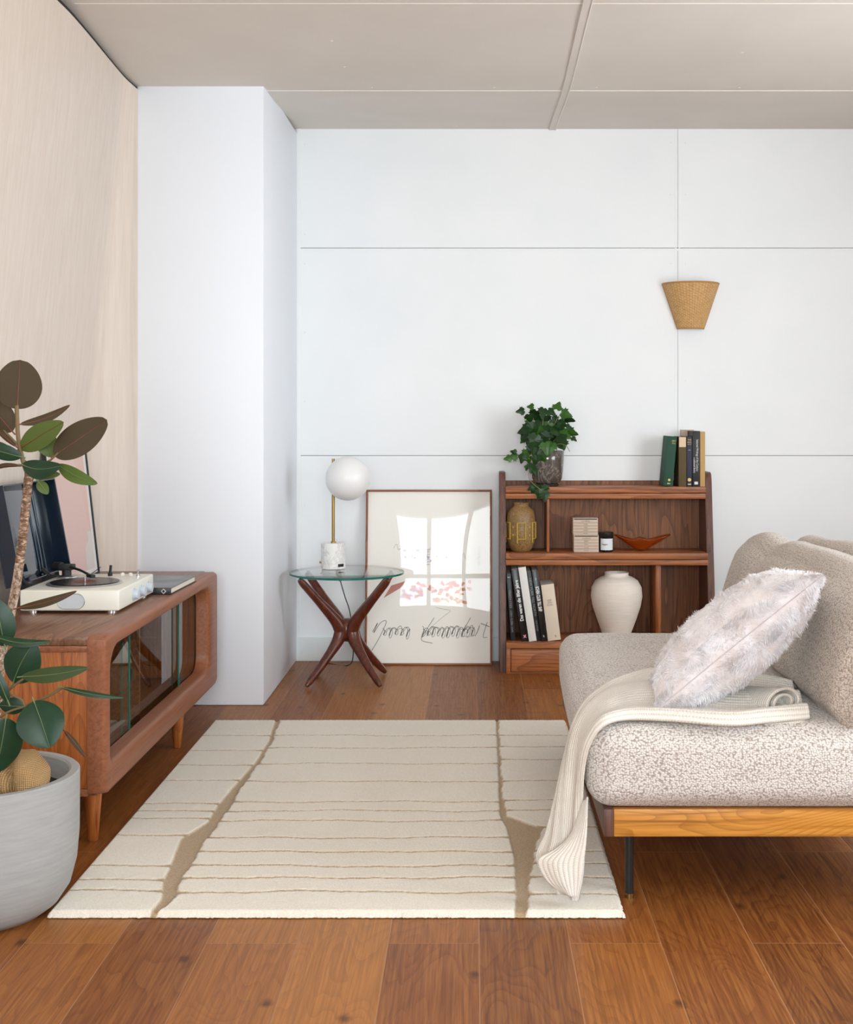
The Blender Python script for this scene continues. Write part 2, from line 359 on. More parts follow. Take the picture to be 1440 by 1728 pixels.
# back wall: painted boards on a backing
bm = BM(); gz = (1.188, 2.390); gx = 1.181; g = .0016
for (z0, z1) in ((0, gz[0]-g), (gz[0]+g, gz[1]-g), (gz[1]+g, 3.2)):
    for (x0, x1) in ((-2.3, gx-g*.6), (gx+g*.6, XR+.1)): box(bm, x0, x1, YB, YB+.02, z0, z1)
struct('wall_back', bm, m_white)
o = struct('trim_%d' % k, bx(-2.3, XR, YB+.012, YB+.06, 0, 3.2), m_joint); k += 1
for z in gz:
    struct('trim_%d' % k, bx(-1.02, XR, YB-.0025, YB+.001, z-.016, z-.0035), m_trim); k += 1
for x in (gx-.012, gx+.010):
    struct('trim_%d' % k, bx(x-.0035, x+.0035, YB-.0015, YB+.001, .2, 3.07), m_trim); k += 1
struct('trim_%d' % k, bx(-1.03, -1.004, YB-.008, YB+.001, .13, 3.08, bev=.002), m_trim); k += 1
struct('baseboard_back', bx(-1.03, XR, YB-.014, YB+.001, 0, .137, bev=.003), m_base)
# nail heads of the wall boards are painted over: small dimples
bm = BM()
for x, z in [(-.98, 2.99), (-.98, 2.47), (-.98, 2.3), (-.98, 1.9), (-.98, 1.5), (1.14, 2.7), (1.225, 2.7), (1.14, 2.3), (1.225, 2.3), (1.14, 1.62), (1.225, 1.62), (1.14, 1.28), (1.225, 1.28), (1.14, 3.0), (1.225, 3.0), (-.98, .9), (-.98, .4)]:
    cyl(bm, (x, YB-.002, z), (x, YB+.002, z), .004, 10)
struct('trim_%d' % k, bm, m_base); k += 1
bm = BM()
for x, y in [(-1.1, 5.04), (-.35, 5.04), (.6, 5.04), (1.25, 5.04), (-.62, 5.55), (-.6, 5.9), (-.5, 6.24), (.1, 6.24), (.6, 6.24), (1.3, 6.24), (-.1, 7.3), (1.2, 5.7)]:
    cyl(bm, (x, y, ceil_z(y)-.002), (x, y, ceil_z(y)+.002), .006, 10)
struct('trim_%d' % k, bm, m_ceilj); k += 1
struct('wall_column', bx(-1.646, -1.026, 6.22, YB, 0, 3.06, bev=.008), m_col)
def wall_with_hole(name, axis, p, a0, a1, h0, h1, th=.15):
    bm = BM(); z1 = 3.25
    A0, A1 = (-2.3, XR+.1) if axis == 'Y' else (YF, YB)
    def bb(a, b, z0, z1_):
        if axis == 'Y': box(bm, a, b, p-th, p, z0, z1_)
        else: box(bm, p, p+th, a, b, z0, z1_)
    bb(A0, A1, 0, h0); bb(A0, A1, h1, z1); bb(A0, a0, h0, h1); bb(a1, A1, h0, h1)
    return struct(name, bm, m_white)
wall_with_hole('wall_front', 'Y', YF, -1.14, 1.32, 1.03, 2.50)
wall_with_hole('wall_right', 'X', XR, 1.9, 4.9, .8, 2.4)
bm = BM(); y0, y1 = YF-.10, YF-.04
for x in (-1.14, -.577, .076, .70, 1.32): box(bm, x-.036, x+.036, y0, y1, 1.03, 2.50)
for z in (1.03, 1.52, 2.50): box(bm, -1.14, 1.32, y0, y1, z-.03, z+.03)
struct('window_1', bm, m_trim)
bm = BM()
for y in (1.9, 2.9, 3.9, 4.9): box(bm, XR+.04, XR+.10, y-.025, y+.025, .8, 2.4)
for z in (.8, 1.6, 2.4): box(bm, XR+.04, XR+.10, 1.9, 4.9, z-.025, z+.025)
struct('window_2', bm, m_trim)

# ------------------------------------------------------------ rug
def make_rug():
    def fl(zx, zy):                                   # position on the floor of a mark seen in the photograph
        px, py = 60+zx/1.4118, 1180+zy/1.4118; D = EYE*F/(py-HY); return (px-HX)/F*D, D
    x0, x1, y0, y1 = -1.192, .422, 3.555, 5.84
    nx, ny = 400, 560
    X, Y = np.meshgrid(np.linspace(x0, x1, nx), np.linspace(y0, y1, ny))
    def ns(a, b, c, s): return np.sin(a*X*s+c)*np.sin(b*Y*s+c*1.7)
    wob = .006*np.sin(X*9+np.sin(Y*5)*2)+.004*np.sin(X*23+Y*7)+.0015*np.sin(X*90+Y*60)
    lp = [fl(*p) for p in [(577, 58), (560, 110), (530, 160), (488, 212), (450, 265), (425, 305), (378, 345), (350, 400), (325, 450), (315, 490), (282, 524)]]
    lw = [.010, .008, .009, .014, .024, .020, .042, .032, .026, .018, .010]
    rp = [fl(*p) for p in [(1100, 58), (1103, 110), (1106, 165), (1108, 210), (1110, 255), (1117, 290), (1165, 320), (1164, 380), (1162, 430), (1159, 480), (1157, 524)]]
    rw = [.006, .006, .006, .007, .008, .014, .060, .034, .024, .018, .018]
    def vein(pts, ws):
        ys = [p[1] for p in pts][::-1]; cx = np.interp(Y, ys, [p[0] for p in pts][::-1]); hw = np.interp(Y, ys, ws[::-1])
        jit = .0030*np.sin(Y*21)+.0022*np.sin(Y*63+1)+.001*np.sin(Y*170)
        return X-cx-jit*.6, hw+jit*.4
    dl, wl = vein(lp, lw); dr, wr = vein(rp, rw)
    mask = np.zeros_like(X); groove = np.zeros_like(X)
    L = [97, 133, 168, 206, 262, 279, 297, 338, 410, 445, 472]; Mi = [97, 127, 165, 208, 257, 279, 303, 344, 378, 412, 441, 475]; Rr = [97, 124, 155, 207, 253, 277, 318, 375, 405, 440, 480]
    def D(zy): return fl(0, zy)[1]
    left = dl < 0; right = dr > 0; mid = ~left & ~right
    for lst, msk, amp in ((L, left, .6), (Mi, mid, 1.0), (Rr, right, .6)):
        for i, zy in enumerate(lst):
            yy = D(zy)+wob*amp+.003*np.sin(X*6+i*2.1)
            # grooves flare where they meet a vein
            dv = np.minimum(np.abs(dl)-wl, np.abs(dr)-wr); fla = .0068+.010*np.exp(-np.clip(dv, 0, 9)/.016)
            t = np.clip(1-np.abs(Y-yy)/fla, 0, 1); groove = np.maximum(groove, np.where(msk, t, 0))
    def soft(d, wd): return np.clip((wd-np.abs(d))/.005+.5, 0, 1)
    vn = np.maximum(soft(dl, wl), soft(dr, wr))
    pat = np.clip(np.maximum(vn, np.clip(groove*2.6, 0, 1)), 0, 1)
    edge = np.minimum(np.minimum(X-x0, x1-X), np.minimum(Y-y0, y1-Y)); rnd = np.sqrt(np.clip(edge/.012, 0, 1))
    rs = np.random.rand(ny, nx)
    Z = .003+.018*rnd - .008*np.clip(np.maximum(vn, .5*np.sqrt(groove)), 0, 1)*rnd + .0016*(rs-.5)*rnd
    Xj = X+.0025*(rs-.5)*0; ej = (edge < .001); Xj = Xj+np.where(ej, (np.random.rand(ny, nx)-.5)*.006, 0); Yj = Y+np.where(ej, (np.random.rand(ny, nx)-.5)*.006, 0)
    co = np.stack([Xj, Yj, Z], -1).reshape(-1, 3)
    idx = np.arange(nx*ny).reshape(ny, nx); f = np.stack([idx[:-1, :-1], idx[:-1, 1:], idx[1:, 1:], idx[1:, :-1]], -1).reshape(-1, 4)
    me = bpy.data.meshes.new('rug'); me.vertices.add(nx*ny); me.vertices.foreach_set('co', co.ravel())
    me.loops.add(f.size); me.loops.foreach_set('vertex_index', f.ravel()); me.polygons.add(len(f)); me.polygons.foreach_set('loop_start', np.arange(0, f.size, 4)); me.polygons.foreach_set('loop_total', np.full(len(f), 4))
    at_ = me.attributes.new('pattern', 'FLOAT', 'POINT'); at_.data.foreach_set('value', pat.ravel()); me.update(); me.validate()
    m = Mt('wool_pile', .98, Sheen_Weight=.2)
    a = m.n('ShaderNodeAttribute', attribute_name='pattern').outputs['Fac']
    fine = m.noise(m.co(), 260, 3, .7); big = m.noise(m.co(), 7, 3)
    cream = m.mix(big, m.ramp(fine, [(.3, '#e0d6c4'), (.6, '#f2ebde')]), m.ramp(fine, [(.3, '#e6ddcc'), (.6, '#f6f0e5')]))
    tan = m.ramp(fine, [(.3, '#98805f'), (.6, '#bba17f')])
    m.color(m.mix(a, cream, tan)); m.bump(fine, .7, .003)
    tag(obj('rug', me, m.m, smooth=60), 'cream wool rug with carved stripes and two tan branching veins on the plank floor', 'rug')
make_rug()

# ------------------------------------------------------------ low cabinet with glass doors
def rr_point(cx, cz, hw, hh, r, th):
    """point of a rounded rectangle in direction th"""
    dx, dz = math.cos(th)*hw, math.sin(th)*hh; lo, hi = 0, 2
    rs = r if isinstance(r, (list, tuple)) else [r]*4
    for _ in range(30):
        t = (lo+hi)/2; x, z = dx*t, dz*t; rq = rs[(0 if x > 0 else 1) if z > 0 else (2 if x < 0 else 3)]
        qx, qz = abs(x)-(hw-rq), abs(z)-(hh-rq); d = math.hypot(max(qx, 0), max(qz, 0))+min(max(qx, qz), 0)-rq
        if d < 0: lo = t
        else: hi = t
    return cx+dx*lo, cz+dz*lo
def make_cabinet():
    X1, X0 = -1.2, -1.80; Ya, Yb = 4.15, 5.965; Z0, Z1 = .165, .686
    t = thing('glass_front_cabinet', 'low teak sideboard with smoked sliding glass doors under the turntable', 'cabinet', ((X0+X1)/2, (Ya+Yb)/2, 0))
    obj('top_panel', bx(X0, X1-.0595, Ya+.002, Yb-.002, Z1-.03, Z1, bev=.004), m_cabX, t)
    obj('bottom_panel', bx(X0, X1-.035, Ya+.012, Yb-.012, Z0, Z0+.028, bev=.003), m_cabIn, t)
    for y0, y1, n_ in ((Ya+.006, Ya+.03, 0), (Yb-.03, Yb-.006, 1)):
        obj('side_panel', bx(X0+.02, X1-.0601, y0, y1, Z0+.025, Z1-.0301, bev=.001), m_cabZ, t)
    bm = BM(); box(bm, X0, X1-.0602, Ya, Ya+.03, Z1-.0301-.02, Z1-.0302, bev=.002); obj('end_rail', bm, m_cabF, t)
    bm = BM(); box(bm, X0, X1-.0602, Ya, Ya+.03, Z0, Z0+.024, bev=.002); obj('end_rail', bm, m_cabF, t)
    obj('back_panel', bx(X0, X0+.012, Ya+.03, Yb-.03, Z0+.028, Z1-.03), m_cabIn, t)
    obj('inner_divider', bx(X0+.012, X1-.12, 5.02, 5.04, Z0+.028, Z1-.03), m_cabIn, t)
    # front frame with a rounded opening
    bm = BM(); N = 160; cy, cz = (Ya+Yb)/2, (Z0+Z1)/2; oy, oz = (4.215+5.775)/2, (.258+.636)/2; hw, hh = (Yb-Ya)/2, (Z1-Z0)/2; ow, oh = .78, .189
    rings = []
    def ring(x, inner, grow, r):
        out = []
        for q in range(N):
            th = 2*PI*(q+.5)/N
            if inner: y, z = rr_point(oy, oz, ow+grow, oh+grow, r, th)
            else: y, z = rr_point(cy, cz, hw+grow, hh+grow, r, th)
            out.append(bm.verts.new((x, y, z)))
        return out
    ir = [.075, .10, .05, .075]
    rings = [ring(X1-.06, False, 0, .018), ring(X1-.014, False, 0, .018), ring(X1-.004, False, -.004, .017), ring(X1, False, -.014, .015),
             ring(X1, True, .016, ir), ring(X1-.004, True, .006, ir), ring(X1-.016, True, 0, ir), ring(X1-.06, True, -.002, ir)]
    for i in range(len(rings)):
        a, b = rings[i], rings[(i+1) % len(rings)]
        for q in range(N): bm.faces.new((a[q], a[(q+1) % N], b[(q+1) % N], b[q]))
    obj('front_frame', bm, m_cabF, t, 50)
    # sliding glass doors
    for i, (a, b, dx) in enumerate(((4.19, 4.665, 0), (4.62, 5.49, .014), (5.45, 5.80, 0))):
        xx = X1-.063-dx
        p = obj('glass_door', gridmesh('pane', 1, 1, lambda u, v: (xx, a+(b-a)*u, Z0+.05+(Z1-.085-Z0)*v)), m_cabglass, t, 0)
        obj('door_edge', bx(xx-.003, xx+.003, b if i == 0 else a-.004, b+.004 if i == 0 else a, Z0+.05, Z1-.035), m_glassedge, p, 0)
        if i == 1:
            bm = BM(); tube(bm, [(xx+.004, 4.72+.014*math.cos(q*PI/8), .45+.026*math.sin(q*PI/8)) for q in range(17)], .004, 8); obj('finger_pull', bm, m_black, p)
    bm = BM(); box(bm, X1-.10, X1-.058, 4.2, 5.79, Z0+.03, Z0+.058); obj('door_track', bm, m_cabIn, t)
    for x, y in ((-1.262, 4.22), (-1.262, 5.42), (-1.73, 4.22), (-1.73, 5.42)):
        bm = BM(); tube(bm, [(x, y, 0), (x, y, .004), (x, y, Z0+.001)], [.014, .017, .030], 20); obj('leg', bm, m_cabZ, t)
    return t
make_cabinet()

# ------------------------------------------------------------ record player on the cabinet
def make_turntable():
    m_cream = plain('cream_plastic', '#eae8dc', .35); m_knob = plain('pale_blue_grey_knob', '#c6d0da', .4); m_grille = Mt('pale_grille', .6)
    g = m_grille.math('ABSOLUTE', m_grille.math('SINE', m_grille.math('MULTIPLY', m_grille.n('ShaderNodeSeparateXYZ', {0: m_grille.co()}).outputs[0], 1400))); m_grille.color(m_grille.ramp(g, [(0, '#b6bcc2'), (1, '#d2d7dc')])); m_grille = m_grille.m
    m_rec = Mt('vinyl', .25); s = m_rec.n('ShaderNodeSeparateXYZ', {0: m_rec.co(loc=(0, 0, 0))}); m_rec.color('#111112')
    rr = m_rec.math('SQRT', m_rec.math('ADD', m_rec.math('POWER', m_rec.math('SUBTRACT', s.outputs[0], .0), 2), m_rec.math('POWER', s.outputs[1], 2))); m_rec.bump(m_rec.math('SINE', m_rec.math('MULTIPLY', rr, 1800)), .3, .0006); m_rec = m_rec.m
    m_lid = plain('smoked_navy_lid', '#101d2b', .06, Transmission_Weight=.0, Coat_Weight=.6)
    m_lidp = sheet_glass('smoked_lid_window', (.16, .20, .24, 1), 1.6)
    x0, x1, y0, y1, z0, z1 = -1.655, -1.293, 4.64, 5.14, .697, .773
    t = thing('record_player', 'cream portable record player with its dark lid open on the sideboard', 'record player', ((x0+x1)/2, (y0+y1)/2, .686))
    obj('body', bx(x0, x1, y0, y1, z0, z1, bev=.007, seg=3), m_cream, t)
    for x, y in ((x1-.035, y0+.03), (x1-.035, y1-.04), (x0+.04, y0+.03), (x0+.04, y1-.04)):
        bm = BM(); cyl(bm, (x, y, .6862), (x, y, .6975), .018, 24); obj('foot', bm, m_chrome, t)
    # speaker grille on the front
    bm = BM(); cx, cz, hw, hh = -1.468, .732, .050, .0275
    def oval(s_, y): return [(cx+p*s_, y, cz+q*s_) for p, q in [((hw-hh)*(1 if math.cos(a) > 0 else -1)+hh*math.cos(a), hh*math.sin(a)) for a in [2*PI*(i+.5)/48 for i in range(48)]]]
    prism(bm, [(p[0], p[2]) for p in oval(1, 0)], 'Y', y0-.0015, y0+.003); g = obj('speaker_grille', bm, m_grille, t)
    bm = BM(); P = oval(1, y0-.0015); tube(bm, P+[P[0], P[1]], .0014, 6, False); obj('grille_rim', bm, m_silver, g)
    # controls on the right-hand end
    for y, z in ((4.84, .731), (4.94, .731), (5.045, .731)):
        bm = BM(); tube(bm, [(x1-.001, y, z), (x1+.003, y, z), (x1+.0031, y, z), (x1+.018, y, z), (x1+.020, y, z)], [.024, .024, .020, .019, .017], 28); obj('knob', bm, m_knob, t)
    c = (-1.475, 4.83)
    bm = BM(); lathe(bm, [(.139, 0), (.141, .002), (.139, .005), (.134, .006), (0, .006)], (c[0], c[1], z1), 64); pl = obj('platter', bm, m_silver, t)
    bm = BM(); lathe(bm, [(.126, 0), (.127, .0012), (.126, .0024), (.06, .0022), (.045, .0022), (.0, .0022)], (c[0], c[1], z1+.0065), 64)
    re = obj('record', bm, m_rec, t); 
    bm = BM(); lathe(bm, [(.040, 0), (.040, .0004), (0, .0004)], (c[0], c[1], z1+.0088), 40); obj('record_label', bm, plain('red_record_label', '#7c2420', .5), re)
    bm = BM(); cyl(bm, (c[0], c[1], z1+.008), (c[0], c[1], z1+.025), .0035, 12); obj('spindle', bm, m_chrome, t)
    # tonearm
    px, py = -1.605, 5.02
    bm = BM(); lathe(bm, [(.042, 0), (.042, .006), (.038, .008), (0, .008)], (px+.01, py-.01, z1), 32); obj('tonearm_base', bm, m_silver, t)
    bm = BM(); tube(bm, [(px, py, z1+.006), (px, py, z1+.04)], .018, 20); box(bm, px-.03, px+.03, py-.02, py+.02, z1+.03, z1+.052, bev=.004); tube(bm, [(px-.055, py+.02, z1+.042), (px-.02, py+.005, z1+.042)], .017, 18)
    tube(bm, [(px, py, z1+.045), (px+.07, py-.06, z1+.036), (-1.478, 4.885, z1+.028)], .0048, 10)
    box(bm, -.022, .022, -.009, .009, -.006, .006, bev=.002, M=Matrix.Translation((-1.466, 4.873, z1+.024)) @ Matrix.Rotation(R(-48), 4, 'Z'))
    tube(bm, [(-1.470, 4.89, z1+.028), (-1.442, 4.92, z1+.052)], .0015, 6)
    obj('tonearm', bm, m_blackm, t)
    bm = BM(); tube(bm, [(-1.448, 5.07, z1), (-1.448, 5.07, z1+.012)], .009, 14); tube(bm, [(-1.448, 5.07, z1+.012), (-1.445, 5.07, z1+.042)], .0055, 12); obj('cue_lever', bm, m_blackm, t)
    for x, y in ((-1.402, 5.08), (-1.37, 5.08)):
        bm = BM(); lathe(bm, [(.008, 0), (.009, .006), (.006, .011), (0, .012)], (x, y, z1), 20); obj('button', bm, m_cream, t)
    bm = BM(); cyl(bm, (-1.334, 5.06, z1), (-1.334, 5.06, z1+.006), .008, 16); cyl(bm, (-1.334, 5.06, z1+.006), (-1.334, 5.06, z1+.026), .004, 12); obj('switch', bm, m_chrome, t)
    # lid: an open tray hinged along the wall side
    bm = BM(); H = .375; ya, yb = 4.66, 5.235; th = .004; dp = .055; 
    M = Matrix.Translation((-1.71, 0, .775)) @ Matrix.Rotation(R(-10.5), 4, 'Y')
    box(bm, -th, 0, ya, yb, 0, H, bev=.0015, M=M); pn = obj('lid', bm, m_lid, t)
    bm = BM()
    box(bm, 0, dp, ya, ya+th, 0, H, M=M); box(bm, 0, dp, yb-th, yb, 0, H, M=M); box(bm, 0, dp, ya+th, yb-th, H-th, H, M=M); box(bm, 0, dp*.4, ya+th, yb-th, 0, th, M=M)
    box(bm, dp-.002, dp+.002, yb-.010, yb, 0, H, M=M)
    obj('lid_rim', bm, plain('navy_lid_rim', '#13202f', .12), pn)
    bm = BM()
    for y in (5.03, 5.10): tube(bm, [M @ Vector((.003, y, .02)), M @ Vector((.003, y, H-.02))], .0022, 6)
    obj('lid_rib', bm, plain('pale_lid_rib', '#3a4c59', .2), pn)
    bm = BM(); bm.free()
    for y in (4.80, 5.06):
        bm = BM(); cyl(bm, (-1.685, y, .772), (-1.715, y, .80), .009, 14); box(bm, x0-.055, x0+.004, y-.02, y+.02, .755, .775); obj('hinge', bm, m_blackm, t)
make_turntable()

def make_book_flat():
    t = thing('magazine_book', 'dark grey hardback lying flat on the sideboard beside the record player', 'book', (-1.36, 5.35, .686))
    m_cov = Mt('dark_grey_cover', .3); v = m_cov.co(); a = m_cov.noise(v, 7, 3); m_cov.color(m_cov.ramp(a, [(.35, '#3c3d3e'), (.55, '#66686a'), (.75, '#8a8c8c')])); m_cov = m_cov.m
    M = Matrix.Translation((-1.365, 5.372, .686)) @ Matrix.Rotation(R(-1.5), 4, 'Z')
    bm = BM(); box(bm, -.145, .145, -.21, .20, .024, .028, M=M); obj('cover', bm, m_cov, t)
    bm = BM(); box(bm, -.145, .145, -.21, .20, .0003, .004, M=M); box(bm, -.145, .145, -.215, -.2101, .0003, .028, bev=.001, M=M); obj('spine', bm, plain('black_spine', '#161617', .4), t)
    bm = BM(); box(bm, -.14, .140, -.209, .195, .0042, .0238, M=M); obj('pages', bm, m_page, t)
    bm = BM(); box(bm, -.008, .008, -.0005, .0005, -.008, .008, M=M @ Matrix.Translation((.115, -.2158, .014)) @ Matrix.Rotation(R(45), 4, 'Y'))
    e = obj('emblem', bm, plain('pale_emblem', '#c9c9c6', .5), t)
    bm = BM(); box(bm, -.0045, .0045, -.0006, .0006, -.0045, .0045, M=M @ Matrix.Translation((.115, -.2163, .014)) @ Matrix.Rotation(R(45), 4, 'Y')); obj('emblem_centre', bm, m_black, e)
make_book_flat()

def make_pink_picture():
    t = thing('framed_print', 'slim black framed pink print leaning on the plywood wall', 'picture', (-1.75, 5.65, .686))
    a = Vector((-1.738, 0, .687)); b = Vector((-1.803, 0, 1.272)); u = (b-a); H = u.length; ang = math.atan2(-(b.x-a.x), b.z-a.z)
    M = Matrix.Translation((a.x, 0, a.z)) @ Matrix.Rotation(-ang, 4, 'Y'); y0, y1 = 5.33, 5.895; w_ = .007
    bm = BM()
    for q in ((y0, y1, 0, w_), (y0, y1, H-w_, H), (y0, y0+w_, w_, H-w_), (y1-w_, y1, w_, H-w_)): box(bm, -.010, .008, q[0], q[1], q[2], q[3], M=M)
    obj('frame', bm, m_black, t)
    bm = BM(); box(bm, -.009, .0, y0+w_, y1-w_, w_, H-w_, M=M); obj('mount', bm, plain('white_mount', '#e8e6e4', .7), t)
    bm = BM(); box(bm, .0, .0012, y0+.045, y1-.045, .03, H-.028, M=M); p = obj('pink_panel', bm, m_pink, t)
    bm = BM(); prism(bm, [(y1-.16, .03), (y1-.045, .03), (y1-.045, .20), (y1-.105, .20), (y1-.105, .16), (y1-.16, .13)], 'X', .0013, .0018); bmesh.ops.transform(bm, matrix=M, verts=bm.verts[:]); obj('pale_shape', bm, m_pale_patch, p)
    obj('glazing', gridmesh('glazing', 1, 1, lambda u, v: tuple(M @ Vector((.004, y0+w_+(y1-y0-2*w_)*u, w_+(H-2*w_)*v)))), sheet_glass('print_glazing', (.99, .99, .99, 1), 1.35), t)
make_pink_picture()

# ------------------------------------------------------------ side table with glass top
def make_side_table():
    c = Vector((-.678, 6.80, 0)); t = thing('side_table', 'round glass side table on crossed red-brown wooden legs', 'side table', c)
    bm = BM(); lathe(bm, [(.302, 0), (.305, .001), (.305, .011), (.302, .012)], (c.x, c.y, .574), 96)
    top = obj('glass_top', bm, [m_pane, m_glassedge], t, 30)
    for p in top.data.polygons:
        n_ = p.normal
        if abs(n_.z) < .9: p.material_index = 1
    for sx in (-1, 1):
        for sy in (-1, 1):
            P = smooth_path([(c.x+sx*.232, c.y+sy*.150, .560), (c.x+sx*.135, c.y+sy*.09, .435), (c.x+sx*.046, c.y+sy*.035, .315), (c.x+sx*.035, c.y+sy*.030, .245), (c.x+sx*.10, c.y+sy*.10, .135), (c.x+sx*.192, c.y+sy*.185, .012)], 8)
            n_ = len(P)
            rad = [np.interp(i/(n_-1), [0, .03, .2, .45, .6, .75, .97, 1], [.014, .020, .023, .037, .036, .025, .018, .011]) for i in range(n_)]
            bm = BM(); tube(bm, P, rad, 14); obj('leg', bm, m_mahog, t, 60)
    bm = BM(); tube(bm, [(c.x, c.y, .215), (c.x, c.y, .24), (c.x, c.y, .31), (c.x, c.y, .335)], [.02, .048, .050, .02], 20); obj('hub', bm, m_mahog, t, 60)
    for sx in (-1, 1):
        for sy in (-1, 1):
            bm = BM(); cyl(bm, (c.x+sx*.225, c.y+sy*.145, .561), (c.x+sx*.225, c.y+sy*.145, .5738), .009, 16); obj('glass_pad', bm, m_black, t)
make_side_table()
def make_lamp():
    m_marble = Mt('white_marble', .3); v = m_marble.co(); a = m_marble.noise(v, 9, 6, .6, 2.5); m_marble.color(m_marble.ramp(a, [(.40, '#f1f0ee'), (.485, '#dcdad8'), (.52, '#f3f2f0')])); m_marble = m_marble.m
    c = Vector((-.765, 6.93, .5865)); t = thing('table_lamp', 'globe lamp with brass pole and white marble base on the glass table', 'lamp', c)
    bm = BM(); lathe(bm, [(.062, 0), (.066, .003), (.066, .136), (.063, .14), (0, .14)], c, 48); b = obj('base', bm, m_marble, t)
    bm = BM(); box(bm, -.018, .018, -.002, .002, -.008, .008, bev=.001, M=Matrix.Translation((c.x+.046, c.y-.0475, c.z+.022)) @ Matrix.Rotation(R(44), 4, 'Z')); obj('charging_port', bm, m_black, b)
    bm = BM(); cyl(bm, (c.x-.064, c.y-.01, c.z+.035), (c.x-.074, c.y-.01, c.z+.035), .006, 12); obj('switch', bm, m_brass, b)
    bm = BM(); cyl(bm, (c.x, c.y, c.z+.14), (c.x, c.y, 1.183), .0085, 20); cyl(bm, (c.x, c.y, c.z+.14), (c.x, c.y, c.z+.147), .014, 20); p = obj('pole', bm, m_brass, t)
    g = Vector((c.x+.088, c.y-.10, 1.080)); bm = BM(); bmesh.ops.create_uvsphere(bm, u_segments=48, v_segments=32, radius=.1185); bmesh.ops.translate(bm, vec=g, verts=bm.verts[:]); obj('globe_shade', bm, m_opal, t, 80)
    bm = BM(); cyl(bm, (c.x, c.y, 1.08), (c.x+.03, c.y-.034, 1.08), .010, 16); obj('shade_holder', bm, m_brass, t)
    bm = BM(); P = smooth_path([(c.x, c.y+.060, c.z+.012), (c.x+.01, c.y+.14, c.z+.006), (c.x+.01, 7.125, .58), (c.x+.005, 7.13, .54), (c.x+.02, 7.10, .50), (c.x+.05, 7.05, .42), (c.x+.085, 7.0, .33), (c.x+.10, 7.02, .16), (c.x+.06, 7.2, .01), (c.x-.1, 7.3, .004)], 8); tube(bm, P, .0028, 8); cd = obj('cord', bm, m_black, t)
    bm = BM(); tube(bm, [(c.x+.002, 7.128, .555), (c.x+.006, 7.125, .55), (c.x+.018, 7.105, .505), (c.x+.020, 7.10, .498)], [.008, .015, .013, .006], 14); obj('cord_switch', bm, m_black, cd)
make_lamp()

